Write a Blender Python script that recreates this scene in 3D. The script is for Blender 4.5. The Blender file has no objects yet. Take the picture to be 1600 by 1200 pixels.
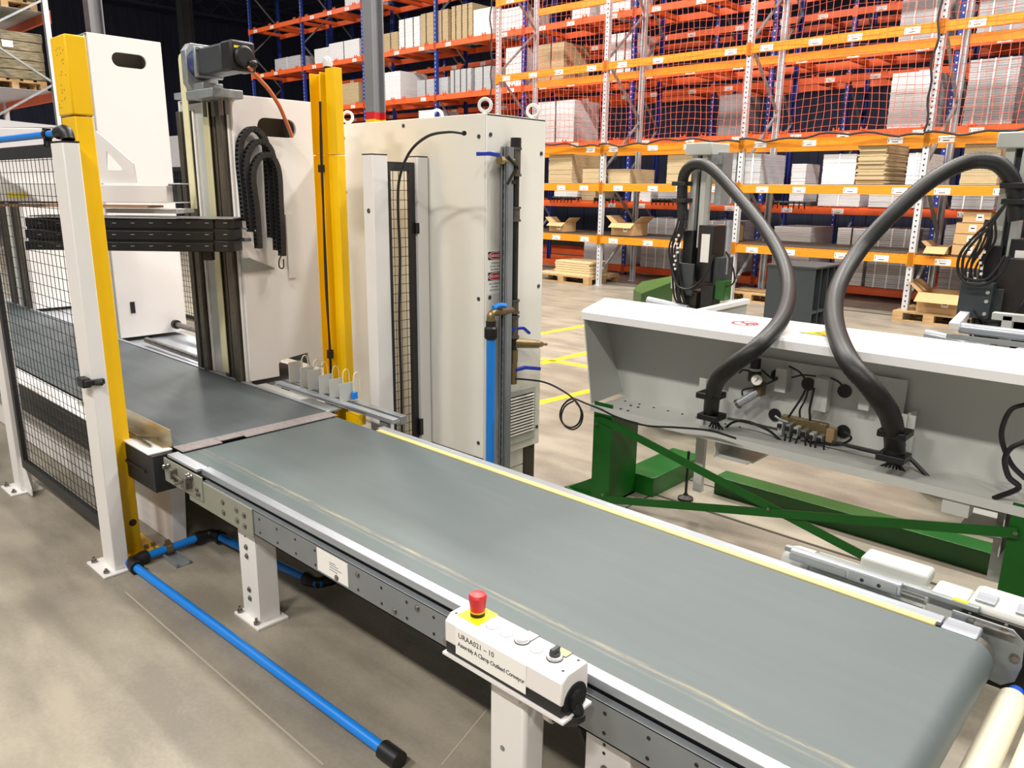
import bpy, math, random
import numpy as np
from mathutils import Vector, Matrix
random.seed(7)
SC = bpy.context.scene
COL = SC.collection
# ------------------------------------------------------------------ camera, world, lamps, exposure
YAW, PIT, ROLL, FOC, CAMH = math.radians(132.778), math.radians(-14.122), math.radians(.715), 1206.8, 1.75
_f = Vector((math.cos(YAW)*math.cos(PIT), math.sin(YAW)*math.cos(PIT), math.sin(PIT)))
_r = Vector((math.sin(YAW), -math.cos(YAW), 0)); _u = _r.cross(_f)
R2 = math.cos(ROLL)*_r + math.sin(ROLL)*_u
U2 = -math.sin(ROLL)*_r + math.cos(ROLL)*_u
CC = Vector((0, 0, CAMH))
cam = bpy.data.cameras.new('camera'); camo = bpy.data.objects.new('camera', cam); COL.objects.link(camo)
cam.sensor_width = 36; cam.lens = FOC*36/1600; cam.clip_end = 200; cam.clip_start = .05
camo.matrix_world = Matrix(((R2.x, U2.x, -_f.x, 0), (R2.y, U2.y, -_f.y, 0), (R2.z, U2.z, -_f.z, CAMH), (0, 0, 0, 1)))
SC.camera = camo
# measured sight lines: a photo pixel and a known plane give the real position of a feature
def ray(x, y): return _f + (x-800)/FOC*R2 - (y-600)/FOC*U2
def pz(x, y, z=0.): d = ray(x, y); return CC + d*((z-CC.z)/d.z)
def py(x, y, v): d = ray(x, y); return CC + d*((v-CC.y)/d.y)
def px(x, y, v): d = ray(x, y); return CC + d*((v-CC.x)/d.x)

SC.view_settings.view_transform = 'Standard'; SC.view_settings.look = 'None'
SC.view_settings.gamma = 1; SC.view_settings.use_curve_mapping = False
SC.view_settings.exposure = -.1
w = bpy.data.worlds.new('hall_ambient'); SC.world = w; w.use_nodes = True
w.node_tree.nodes['Background'].inputs[0].default_value = (1.0, .97, .93, 1)
w.node_tree.nodes['Background'].inputs[1].default_value = .22
def lamp(loc, sx, sy, power, col=(1, .95, .88), rot=(0, 0, 0)):
    l = bpy.data.lights.new('high_bay_light', 'AREA'); l.shape = 'RECTANGLE'; l.size = sx; l.size_y = sy
    l.energy = power; l.color = col
    o = bpy.data.objects.new('high_bay_light', l); o.location = loc; o.rotation_euler = rot; COL.objects.link(o); return o
LK = .45
for lx, ly, lp in [(-10.5, 5.2, 800), (-5.5, 5.2, 800), (-.5, 5.2, 700), (4.5, 5.2, 500),
                   (-14, 8.8, 1200), (-9, 8.8, 1400), (-4, 8.8, 1400), (1, 8.8, 1300), (6, 8.8, 900), (-19.5, 8.8, 1000), (-25, 8.8, 900),
                   (-9, -4.2, 900), (-4, -4.2, 1250), (1, -4.2, 1250), (5.5, -4.2, 800), (-15.5, 0, 700)]:
    lamp((lx, ly, 8.6), 1.5, .5, lp*LK)
# ------------------------------------------------------------------ materials
MATS = {}
def lin(c): return tuple(((v/255+.055)/1.055)**2.4 if v/255 > .04045 else v/255/12.92 for v in c)
def mat(name, rgb, rough=.5, metal=0., var=.0, scale=8., stretch=(1, 1, 1), bump=0., rgb2=None, rvar=0., emit=0):
    if name in MATS: return MATS[name]
    m = bpy.data.materials.new(name); m.use_nodes = True; nt = m.node_tree; b = nt.nodes['Principled BSDF']
    b.inputs['Roughness'].default_value = rough; b.inputs['Metallic'].default_value = metal
    c = lin(rgb); b.inputs['Base Color'].default_value = (*c, 1)
    if emit: b.inputs['Emission Color'].default_value = (*c, 1); b.inputs['Emission Strength'].default_value = emit
    if var or rgb2 or bump or rvar:
        tc = nt.nodes.new('ShaderNodeTexCoord'); mp = nt.nodes.new('ShaderNodeMapping'); mp.inputs['Scale'].default_value = stretch
        n = nt.nodes.new('ShaderNodeTexNoise'); n.inputs['Scale'].default_value = scale; n.inputs['Detail'].default_value = 6
        nt.links.new(tc.outputs['Object'], mp.inputs[0]); nt.links.new(mp.outputs[0], n.inputs['Vector'])
        if var or rgb2:
            cr = nt.nodes.new('ShaderNodeValToRGB'); cr.color_ramp.elements[0].position = .32; cr.color_ramp.elements[1].position = .68
            c2 = lin(rgb2) if rgb2 else tuple(v*(1-var) for v in c)
            cr.color_ramp.elements[0].color = (*c2, 1); cr.color_ramp.elements[1].color = (*c, 1)
            nt.links.new(n.outputs['Fac'], cr.inputs[0]); nt.links.new(cr.outputs[0], b.inputs['Base Color'])
        if rvar:
            mr = nt.nodes.new('ShaderNodeMapRange'); mr.inputs['To Min'].default_value = rough-rvar; mr.inputs['To Max'].default_value = rough+rvar
            nt.links.new(n.outputs['Fac'], mr.inputs[0]); nt.links.new(mr.outputs[0], b.inputs['Roughness'])
        if bump:
            bp = nt.nodes.new('ShaderNodeBump'); bp.inputs['Strength'].default_value = bump; bp.inputs['Distance'].default_value = .01
            nt.links.new(n.outputs['Fac'], bp.inputs['Height']); nt.links.new(bp.outputs[0], b.inputs['Normal'])
    MATS[name] = m; return m
WHITE = mat('white_paint', (236, 233, 230), .38, var=.06, scale=3)
WHITE2 = mat('machine_white', (238, 234, 232), .42, var=.04, scale=2)
CREAM = mat('cabinet_cream', (232, 230, 221), .36, var=.04, scale=2)
YELLOW = mat('safety_yellow', (252, 200, 0), .4, var=.05, scale=5)
BLACK = mat('black_plastic', (24, 24, 26), .45, var=.2, scale=20)
BLACKF = mat('black_frame_paint', (38, 38, 40), .5, var=.15, scale=6)
DGREY = mat('dark_grey_metal', (62, 66, 70), .5, .2, var=.15, scale=10)
GALV = mat('galvanised_steel', (160, 166, 168), .42, .55, var=.22, scale=14, rvar=.1)
GALVD = mat('grey_channel_steel', (140, 145, 148), .45, .35, var=.12, scale=9, rvar=.08)
ALU = mat('brushed_aluminium', (184, 190, 198), .38, .6, var=.12, scale=10, stretch=(.3, 6, 6), rvar=.08)
STEEL = mat('machined_steel', (150, 146, 140), .3, .85, var=.35, scale=12, stretch=(4, 4, .3), rvar=.1)
RAILST = mat('oily_guide_rail_steel', (120, 112, 100), .32, .8, var=.4, scale=9, stretch=(4, 4, .4), rvar=.1)
GREEN = mat('machine_green', (15, 88, 20), .35, var=.18, scale=4)
LGREY = mat('light_grey_enamel', (192, 194, 189), .4, var=.05, scale=3)
HOODW = mat('hood_white', (240, 240, 240), .35, var=.03, scale=3)
BLUEP = mat('blue_air_pipe', (20, 130, 225), .35, var=.08, scale=6)
BLUEH = mat('blue_handle', (30, 55, 165), .35)
BRASS = mat('dull_brass', (150, 132, 96), .38, .8, var=.2, scale=20)
IRON = mat('black_iron_pipe', (60, 56, 52), .5, .6, var=.3, scale=20)
IRONG = mat('weathered_pipe_fitting', (112, 106, 98), .5, .6, var=.35, scale=25)
RED = mat('red_button', (205, 35, 40), .38)
REDP = mat('red_print', (190, 30, 40), .5)
SILV = mat('silver_upright_paint', (214, 216, 220), .4, .25, var=.1, scale=6)
AMBER = mat('amber_beam_paint', (236, 146, 28), .42, var=.16, scale=5, stretch=(1, 4, 8))
ORANGE = mat('orange_beam_paint', (240, 104, 48), .42, var=.14, scale=4)
BLUEU = mat('blue_upright_paint', (44, 62, 150), .42, var=.15, scale=5)
PAPER = mat('paper_label', (245, 243, 238), .6)
INK = mat('ink', (30, 30, 32), .6)
BOARDW = mat('white_melamine_board', (240, 240, 242), .5, var=.06, scale=6, stretch=(1, 1, 12))
BOARDB = mat('raw_chipboard', (205, 182, 142), .75, var=.18, scale=10, stretch=(1, 1, 20), bump=.2)
BOARDG = mat('grey_board', (196, 197, 200), .55, var=.14, scale=5, stretch=(1, 1, 14))
CARD = mat('brown_cardboard', (196, 160, 112), .8, var=.1, scale=5)
WOOD = mat('pallet_wood', (196, 160, 112), .8, var=.35, scale=6, stretch=(1, 8, 8), bump=.3)
WOODN = mat('new_pine', (226, 200, 152), .7, var=.16, scale=6, stretch=(1, 8, 8))
STRAP = mat('white_strap', (245, 245, 245), .5)
NET = mat('red_net_cord', (236, 116, 98), .6)
CORD = mat('black_cord', (30, 28, 28), .7)
WIRE = mat('deck_wire', (120, 110, 104), .5, .4, var=.2, scale=10)
DARKW = mat('dark_wall_cladding', (104, 110, 140), .7, var=.25, scale=1.5, stretch=(6, 6, .3))
CEILM = mat('dark_ceiling_deck', (100, 104, 130), .8, var=.3, scale=1.2, stretch=(8, .4, 1))
PILLAR = mat('pillar_grey', (118, 120, 124), .6, var=.1, scale=3, bump=.1)
HOSE = mat('corrugated_hose_rubber', (19, 19, 18), .48, var=.15, scale=20)
LINEY = mat('floor_line_yellow', (250, 226, 20), .5, var=.1, scale=10)
COPPER = mat('orange_cable', (215, 120, 75), .45)
BELTY = mat('cream_edge_strip', (222, 202, 132), .5, var=.08, scale=8)
CREAMB = mat('cream_timing_belt', (226, 222, 180), .5, var=.06, scale=8)
CABG = mat('dark_slate_cabinet', (58, 66, 70), .45, var=.1, scale=4)
ROLLW = mat('ivory_roller_plastic', (226, 218, 196), .3, var=.05, scale=6)
CLEAR = mat('clear_plastic', (215, 215, 220), .15)
WRAP = mat('stretch_wrapped_goods', (150, 134, 104), .28, var=.5, scale=7, stretch=(1, 1, 5), bump=.6, rgb2=(96, 92, 66))

def floor_mat():
    m = bpy.data.materials.new('polished_concrete'); m.use_nodes = True; nt = m.node_tree; b = nt.nodes['Principled BSDF']
    L = nt.links.new; N = nt.nodes.new
    tc = N('ShaderNodeTexCoord'); mp = N('ShaderNodeMapping'); mp.inputs['Scale'].default_value = (.6, 2.6, 1); mp.inputs['Rotation'].default_value = (0, 0, .5)
    n1 = N('ShaderNodeTexNoise'); n1.inputs['Scale'].default_value = 1.6; n1.inputs['Detail'].default_value = 9; n1.inputs['Roughness'].default_value = .6
    n2 = N('ShaderNodeTexNoise'); n2.inputs['Scale'].default_value = 2.4; n2.inputs['Detail'].default_value = 10
    n3 = N('ShaderNodeTexNoise'); n3.inputs['Scale'].default_value = 60; n3.inputs['Detail'].default_value = 3
    L(tc.outputs['Object'], mp.inputs[0]); L(mp.outputs[0], n2.inputs['Vector']); L(tc.outputs['Object'], n1.inputs['Vector']); L(tc.outputs['Object'], n3.inputs['Vector'])
    a = N('ShaderNodeMath'); a.operation = 'ADD'; L(n1.outputs['Fac'], a.inputs[0]); L(n2.outputs['Fac'], a.inputs[1])
    a2 = N('ShaderNodeMath'); a2.operation = 'MULTIPLY_ADD'; a2.inputs[1].default_value = .25; L(n3.outputs['Fac'], a2.inputs[0]); L(a.outputs[0], a2.inputs[2])
    cr = N('ShaderNodeValToRGB'); e = cr.color_ramp.elements
    e[0].position = .85; e[0].color = (*lin((128, 121, 109)), 1); e[1].position = 1.0; e[1].color = (*lin((154, 146, 131)), 1)
    mr = N('ShaderNodeMapRange'); mr.inputs['From Min'].default_value = .7; mr.inputs['From Max'].default_value = 1.55
    L(a2.outputs[0], mr.inputs[0])
    e[0].position = .3; e[1].position = .7
    L(mr.outputs[0], cr.inputs[0]); L(cr.outputs[0], b.inputs['Base Color'])
    r = N('ShaderNodeMapRange'); r.inputs['To Min'].default_value = .28; r.inputs['To Max'].default_value = .5
    L(n1.outputs['Fac'], r.inputs[0]); L(r.outputs[0], b.inputs['Roughness'])
    bp = N('ShaderNodeBump'); bp.inputs['Strength'].default_value = .08; bp.inputs['Distance'].default_value = .01
    L(n3.outputs['Fac'], bp.inputs['Height']); L(bp.outputs[0], b.inputs['Normal'])
    return m
FLOORM = floor_mat()
def belt_mat(name, c1, c2, worn):
    m = bpy.data.materials.new(name); m.use_nodes = True; nt = m.node_tree; b = nt.nodes['Principled BSDF']
    L = nt.links.new; N = nt.nodes.new
    tc = N('ShaderNodeTexCoord'); mp = N('ShaderNodeMapping'); mp.inputs['Scale'].default_value = (.6, 7, 7); mp.inputs['Rotation'].default_value = (0, 0, .05)
    n = N('ShaderNodeTexNoise'); n.inputs['Scale'].default_value = 3; n.inputs['Detail'].default_value = 12; n.inputs['Roughness'].default_value = .65
    n2 = N('ShaderNodeTexNoise'); n2.inputs['Scale'].default_value = 1.3; n2.inputs['Detail'].default_value = 4
    L(tc.outputs['Object'], mp.inputs[0]); L(mp.outputs[0], n.inputs['Vector']); L(tc.outputs['Object'], n2.inputs['Vector'])
    cr = N('ShaderNodeValToRGB'); e = cr.color_ramp.elements
    e[0].position = .3; e[0].color = (*lin(c1), 1); e[1].position = .72; e[1].color = (*lin(c2), 1)
    mx = N('ShaderNodeMath'); mx.operation = 'MULTIPLY_ADD'; mx.inputs[1].default_value = .45; L(n.outputs['Fac'], mx.inputs[0])
    m2 = N('ShaderNodeMath'); m2.operation = 'MULTIPLY'; m2.inputs[1].default_value = .55; L(n2.outputs['Fac'], m2.inputs[0]); L(m2.outputs[0], mx.inputs[2])
    L(mx.outputs[0], cr.inputs[0])
    last = cr.outputs[0]
    if worn:     # the rubbed, dusty track along the near edge of the belt: wear that belongs to the belt
        mp3 = N('ShaderNodeMapping'); mp3.inputs['Scale'].default_value = (3.5, 40, 1); L(tc.outputs['Object'], mp3.inputs[0])
        n3 = N('ShaderNodeTexNoise'); n3.inputs['Scale'].default_value = 2.2; n3.inputs['Detail'].default_value = 10; n3.inputs['Roughness'].default_value = .75; L(mp3.outputs[0], n3.inputs['Vector'])
        rb = N('ShaderNodeMapRange'); rb.inputs['From Min'].default_value = .42; rb.inputs['From Max'].default_value = .6; L(n3.outputs['Fac'], rb.inputs[0]); blot = rb.outputs[0]
        sp = N('ShaderNodeSeparateXYZ'); L(tc.outputs['Object'], sp.inputs[0])
        for (yy, wd, colr, k) in worn:
            d = N('ShaderNodeMath'); d.operation = 'SUBTRACT'; d.inputs[1].default_value = yy; L(sp.outputs['Y'], d.inputs[0])
            ab = N('ShaderNodeMath'); ab.operation = 'ABSOLUTE'; L(d.outputs[0], ab.inputs[0])
            r = N('ShaderNodeMapRange'); r.inputs['From Min'].default_value = 0; r.inputs['From Max'].default_value = wd
            r.inputs['To Min'].default_value = 1; r.inputs['To Max'].default_value = 0; L(ab.outputs[0], r.inputs[0])
            mu = N('ShaderNodeMath'); mu.operation = 'MULTIPLY'; L(r.outputs[0], mu.inputs[0]); L(n.outputs['Fac'], mu.inputs[1])
            mk = N('ShaderNodeMath'); mk.operation = 'MULTIPLY_ADD'; mk.inputs[1].default_value = 3.2*k; mk.inputs[2].default_value = -.8*k; mk.use_clamp = True; L(mu.outputs[0], mk.inputs[0])
            mz = N('ShaderNodeMath'); mz.operation = 'MULTIPLY'; L(mk.outputs[0], mz.inputs[0]); L(blot, mz.inputs[1]); mk = mz
            mc = N('ShaderNodeMixRGB'); mc.inputs[2].default_value = (*lin(colr), 1); L(mk.outputs[0], mc.inputs[0]); L(last, mc.inputs[1]); last = mc.outputs[0]
    L(last, b.inputs['Base Color'])
    b.inputs['Roughness'].default_value = .52
    return m
BELT = belt_mat('grey_green_belt_rubber', (82, 92, 94), (95, 104, 105), [(1.50, .02, (150, 144, 118), 1.2), (1.475, .012, (140, 138, 120), .9), (1.455, .06, (74, 96, 94), 1.0), (1.55, .05, (84, 104, 102), .9)])
BELT2 = belt_mat('darker_belt_rubber', (70, 78, 81), (92, 100, 104), [])
# ------------------------------------------------------------------ mesh helpers
def V(*a): return Vector(a)
class MB:
    def __init__(s): s.v = []; s.f = []; s.m = []
    def add(s, vs, fs, mi=0):
        o = len(s.v); s.v += [tuple(v) for v in vs]; s.f += [tuple(i+o for i in f) for f in fs]; s.m += [mi]*len(fs); return s
    def box(s, x0, y0, z0, x1, y1, z1, mi=0):
        x0, x1 = sorted((x0, x1)); y0, y1 = sorted((y0, y1)); z0, z1 = sorted((z0, z1))
        return s.add([(x0, y0, z0), (x1, y0, z0), (x1, y1, z0), (x0, y1, z0), (x0, y0, z1), (x1, y0, z1), (x1, y1, z1), (x0, y1, z1)],
                     [(0, 3, 2, 1), (4, 5, 6, 7), (0, 1, 5, 4), (1, 2, 6, 5), (2, 3, 7, 6), (3, 0, 4, 7)], mi)
    def obox(s, c, a, b, d, mi=0):     # centre and three half-axis vectors
        c = Vector(c); a = Vector(a); b = Vector(b); d = Vector(d)
        if a.cross(b).dot(d) < 0: a = -a
        vs = [c+i*a+j*b+k*d for k in (-1, 1) for (i, j) in ((-1, -1), (1, -1), (1, 1), (-1, 1))]
        return s.add(vs, [(0, 3, 2, 1), (4, 5, 6, 7), (0, 1, 5, 4), (1, 2, 6, 5), (2, 3, 7, 6), (3, 0, 4, 7)], mi)
    def bar(s, p, q, w, h, up=(0, 0, 1), mi=0):
        p = Vector(p); q = Vector(q); d = (q-p); n = d.normalized(); up = Vector(up); sd = n.cross(up)
        if sd.length < 1e-4: sd = n.cross(Vector((1, 0, 0)))
        sd.normalize(); u2 = sd.cross(n)
        return s.obox((p+q)/2, d/2, sd*w/2, u2*h/2, mi)
    def cyl(s, p, q, r, n=14, r2=None, mi=0, caps=True):
        p = Vector(p); q = Vector(q); r2 = r if r2 is None else r2
        d = (q-p).normalized(); a = d.orthogonal().normalized(); b = d.cross(a)
        vs = []
        for c, rr in ((p, r), (q, r2)):
            for i in range(n):
                t = 2*math.pi*i/n; vs.append(c+a*math.cos(t)*rr+b*math.sin(t)*rr)
        fs = [(i, (i+1) % n, n+(i+1) % n, n+i) for i in range(n)]
        if caps: fs += [tuple(range(n-1, -1, -1)), tuple(range(n, 2*n))]
        return s.add(vs, fs, mi)
    def tube(s, pts, r, n=8, mi=0, rad=None):
        pts = [Vector(p) for p in pts]; t = (pts[1]-pts[0]).normalized(); a = t.orthogonal().normalized(); vs = []; k = len(pts)
        for i, p in enumerate(pts):
            t = (pts[min(i+1, k-1)]-pts[max(i-1, 0)]).normalized(); a = (a-t*a.dot(t)).normalized(); b = t.cross(a)
            rr = rad[i] if rad else r
            vs += [p+a*math.cos(2*math.pi*j/n)*rr+b*math.sin(2*math.pi*j/n)*rr for j in range(n)]
        fs = [(i*n+j, i*n+(j+1) % n, (i+1)*n+(j+1) % n, (i+1)*n+j) for i in range(k-1) for j in range(n)]
        fs += [tuple(range(n-1, -1, -1)), tuple(range((k-1)*n, k*n))]
        return s.add(vs, fs, mi)
    def prism(s, pts, ax, a, b, mi=0):  # polygon in the plane across axis ax, from a to b
        def P(u, v, c): return {'x': (c, u, v), 'y': (u, c, v), 'z': (u, v, c)}[ax]
        n = len(pts); ar = sum(pts[i][0]*pts[(i+1) % n][1]-pts[(i+1) % n][0]*pts[i][1] for i in range(n))
        if (ar < 0) != (ax == 'y'): pts = pts[::-1]
        if a > b: a, b = b, a
        vs = [P(u, v, a) for u, v in pts]+[P(u, v, b) for u, v in pts]
        return s.add(vs, [tuple(range(n-1, -1, -1)), tuple(range(n, 2*n))]+[(i, (i+1) % n, n+(i+1) % n, n+i) for i in range(n)], mi)
    def lathe(s, c, ax, prof, n=20, mi=0):  # prof: (distance along axis, radius)
        c = Vector(c); d = Vector(ax).normalized(); a = d.orthogonal().normalized(); b = d.cross(a); vs = []
        for h, r in prof: vs += [c+d*h+a*math.cos(2*math.pi*j/n)*r+b*math.sin(2*math.pi*j/n)*r for j in range(n)]
        k = len(prof)
        fs = [(i*n+j, i*n+(j+1) % n, (i+1)*n+(j+1) % n, (i+1)*n+j) for i in range(k-1) for j in range(n)]
        fs += [tuple(range(n-1, -1, -1)), tuple(range((k-1)*n, k*n))]
        return s.add(vs, fs, mi)
    def slotplate(s, ax, a, b, u0, u1, v0, v1, cu, cv, L, r, mi=0):  # flat plate with an obround hole
        def P(u, v, c): return {'x': (c, u, v), 'y': (u, c, v)}[ax]
        hole = []
        for k in range(9): t = -math.pi/2+math.pi*k/8; hole.append((cu+L+r*math.cos(t), cv+r*math.sin(t)))
        for k in range(9): t = math.pi/2+math.pi*k/8; hole.append((cu-L+r*math.cos(t), cv+r*math.sin(t)))
        hv = [v0]+[hole[k][1] for k in range(1, 8)]+[v1]; out = [(u1, a_) for a_ in hv]+[(u0, a_) for a_ in hv[::-1]]
        n = 18; vs = [P(u, v, c) for c in (a, b) for u, v in hole+out]
        fs = []
        for i in range(n):
            j = (i+1) % n; fs += [(i, j, n+j, n+i), (2*n+j, 2*n+i, 3*n+i, 3*n+j), (i, 2*n+i, 2*n+j, j), (n+i, n+j, 3*n+j, 3*n+i)]
        return s.add(vs, fs, mi)
def smooth_path(pts, k=8):
    P = [Vector(p) for p in pts]; P = [P[0]*2-P[1]]+P+[P[-1]*2-P[-2]]; out = []
    for i in range(1, len(P)-2):
        a, b, c, d = P[i-1], P[i], P[i+1], P[i+2]
        for j in range(k):
            t = j/k; out.append(.5*((2*b)+(c-a)*t+(2*a-5*b+4*c-d)*t*t+(3*b-a-3*c+d)*t**3))
    out.append(P[-2]); return out
WL = {}
def mesh(name, mb, mats, origin):
    me = bpy.data.meshes.new(name); o = Vector(origin)
    me.from_pydata([tuple(Vector(v)-o) for v in mb.v], [], mb.f)
    mats = mats if isinstance(mats, (list, tuple)) else [mats]
    for m in mats: me.materials.append(m)
    me.polygons.foreach_set('material_index', mb.m)
    import bmesh as _b
    bm = _b.new(); bm.from_mesh(me); _b.ops.recalc_face_normals(bm, faces=bm.faces); bm.to_mesh(me); bm.free()
    me.polygons.foreach_set('use_smooth', [True]*len(mb.f)); me.update()
    me.set_sharp_from_angle(angle=math.radians(34)); return me
def build(name, mb, mats, parent=None, bev=0, origin=None, keep=False):
    if origin is None:
        a = np.array(mb.v); origin = (float((a[:, 0].min()+a[:, 0].max())/2), float((a[:, 1].min()+a[:, 1].max())/2), float(a[:, 2].min()))
    if keep: origin = (0, 0, 0)
    o = bpy.data.objects.new(name, mesh(name, mb, mats, origin)); COL.objects.link(o)
    o.location = Vector(origin)-(WL[parent.name] if parent else Vector((0, 0, 0)))
    if parent: o.parent = parent
    WL[o.name] = Vector(origin)
    if bev:
        m = o.modifiers.new('bevel', 'BEVEL'); m.width = bev; m.segments = 2; m.limit_method = 'ANGLE'; m.angle_limit = math.radians(50)
    return o
def inst(name, me, loc, parent=None, rot=None):
    o = bpy.data.objects.new(name, me); COL.objects.link(o)
    o.location = Vector(loc)-(WL[parent.name] if parent else Vector((0, 0, 0)))
    if parent: o.parent = parent
    if rot is not None: o.rotation_euler = rot
    WL[o.name] = Vector(loc); return o
def tag(o, label=None, cat=None, group=None, kind=None):
    if label: o['label'] = label
    if cat: o['category'] = cat
    if group: o['group'] = group
    if kind: o['kind'] = kind
    return o
def thing(name, label, cat, loc=(0, 0, 0), group=None):
    o = bpy.data.objects.new(name, None); COL.objects.link(o); o.location = loc; o.empty_display_size = .1
    WL[o.name] = Vector(loc); return tag(o, label, cat, group)
def copy_thing(root, loc, label=None, group=None, rotz=0):
    def rec(o, par):
        c = o.copy(); COL.objects.link(c)
        if par: c.parent = par
        for ch in list(o.children): rec(ch, c)
        return c
    r = rec(root, None); r.location = loc; r.rotation_euler = (0, 0, rotz); WL[r.name] = Vector(loc)
    if label: r['label'] = label
    if group: r['group'] = group
    return r
def struct(name, mb, m, bev=0): return tag(build(name, mb, m, bev=bev), kind='structure')
def text(name, body, size, loc, xdir, ydir, m, parent=None, extrude=.0004, align='LEFT', space=1.):
    c = bpy.data.curves.new(name, 'FONT'); c.body = body; c.size = size; c.extrude = extrude; c.align_x = align; c.resolution_u = 2
    c.materials.append(m); o = bpy.data.objects.new(name, c); COL.objects.link(o)
    c.space_character = space
    bpy.context.view_layer.update(); me = bpy.data.meshes.new_from_object(o.evaluated_get(bpy.context.evaluated_depsgraph_get())); bpy.data.objects.remove(o); o = bpy.data.objects.new(name, me); COL.objects.link(o)
    X = Vector(xdir).normalized(); Y = Vector(ydir).normalized(); Z = X.cross(Y)
    L = Vector(loc)-(WL[parent.name] if parent else Vector((0, 0, 0)))
    o.matrix_local = Matrix(((X.x, Y.x, Z.x, L.x), (X.y, Y.y, Z.y, L.y), (X.z, Y.z, Z.z, L.z), (0, 0, 0, 1)))
    if parent: o.parent = parent
    return o
def bolt(mb, p, d, r=.008, h=.006, mi=0):
    p = Vector(p); d = Vector(d); mb.cyl(p, p+d*h*.4, r*1.35, 10, mi=mi); mb.cyl(p+d*h*.4, p+d*h, r, 6, mi=mi)
# ------------------------------------------------------------------ the hall
mb = MB(); mb.box(-46, -7, -.2, 13, 31, 0); fl = tag(build('floor', mb, FLOORM, keep=True), kind='structure')
mb = MB(); mb.box(-46, 30, 0, 13, 30.3, 11)
for i in range(60): mb.box(-45.6+i, 29.94, 0, -45.2+i, 30, 11)
struct('wall_back', mb, DARKW)
mb = MB(); mb.box(-46.3, -7, 0, -46, 30, 11)
for i in range(37): mb.box(-46, -6.8+i, 0, -45.94, -6.4+i, 11)
struct('wall_left', mb, DARKW)
mb = MB(); mb.box(-46, -7, 11, 13, 31, 11.2)
for i in range(29): mb.box(-46, -6.6+1.3*i, 10.94, 13, -6.3+1.3*i, 11)
struct('ceiling', mb, CEILM)
for k, xx in enumerate((-40, -31, -22)):
    mb = MB(); mb.box(xx, -7, 10.0, xx+.2, 30, 10.12); mb.box(xx, -7, 10.8, xx+.2, 30, 10.94)
    for i in range(24): mb.bar((xx+.1, -6.6+1.5*i, 10.1), (xx+.1, -5.85+1.5*i, 10.82), .06, .06); mb.bar((xx+.1, -5.85+1.5*i, 10.82), (xx+.1, -5.1+1.5*i, 10.1), .06, .06)
    tag(build('roof_truss', mb, CEILM), ('farthest', 'middle', 'nearest')[k]+' dark roof truss crossing under the dark ceiling at the left', 'truss', 'roof trusses of the hall')
def pillar(x, y, h, painted, label, s=.3):
    p = thing('steel_pillar', label, 'pillar', (x, y, 0))
    z = 2.78 if painted else 0
    mb = MB(); t = .02
    def H(mb, z0, z1):
        mb.box(x-s/2, y-s/2, z0, x+s/2, y-s/2+t, z1); mb.box(x-s/2, y+s/2-t, z0, x+s/2, y+s/2, z1); mb.box(x-t/2, y-s/2+t, z0, x+t/2, y+s/2-t, z1)
    mb = MB(); H(mb, z, h); build('shaft', mb, PILLAR, p)
    if painted:
        mb = MB(); H(mb, 0, z-.1); build('yellow_guard_band', mb, YELLOW, p)
        mb = MB(); H(mb, z-.1, z); build('red_band', mb, REDP, p)
    return p
pp = px(587, 180, -9.2); pillar(pp.x, pp.y, 11, True, 'grey steel building pillar with red and yellow painted foot behind the cabinet', .2)
q = px(146, 20, -17.); pillar(q.x, q.y, 11, False, 'plain light grey pillar rising behind the left white machine column', .26)
q = px(292, 60, -36.); pillar(q.x, q.y, 11, False, 'far dark-standing grey pillar against the dark rear wall', .5)
# painted lines and joints on the floor
def strip(name, p, q, w, m, z=.002):
    p = Vector(p); q = Vector(q); mb = MB(); mb.bar((p.x, p.y, z/2), (q.x, q.y, z/2), w, z); return struct(name, mb, m)
n = 0
for a, b in [((820, 526), (940, 504)), ((820, 635), (950, 604)), ((846, 561), (960, 580)), ((846, 568), (960, 541))]:
    n += 1; strip('trim_%d' % n, pz(*a), pz(*b), .09, LINEY)
JOINT = mat('floor_joint', (60, 52, 42), .8)
strip('trim_8', (-2.3, 3.74, 0), (2.5, 3.70, 0), .02, JOINT); strip('trim_9', (-2.55, 4.1, 0), (2.5, 4.05, 0), .012, JOINT); strip('trim_10', (-2.3, 3.4, 0), (-2.3, 3.74, 0), .012, JOINT)
SCR = mat('pale_scratch', (176, 168, 152), .6)
strip('trim_11', pz(196, 925), pz(505, 1195), .006, SCR, .0008); strip('trim_12', pz(690, 1195), pz(760, 1110), .005, SCR, .0008)
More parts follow.
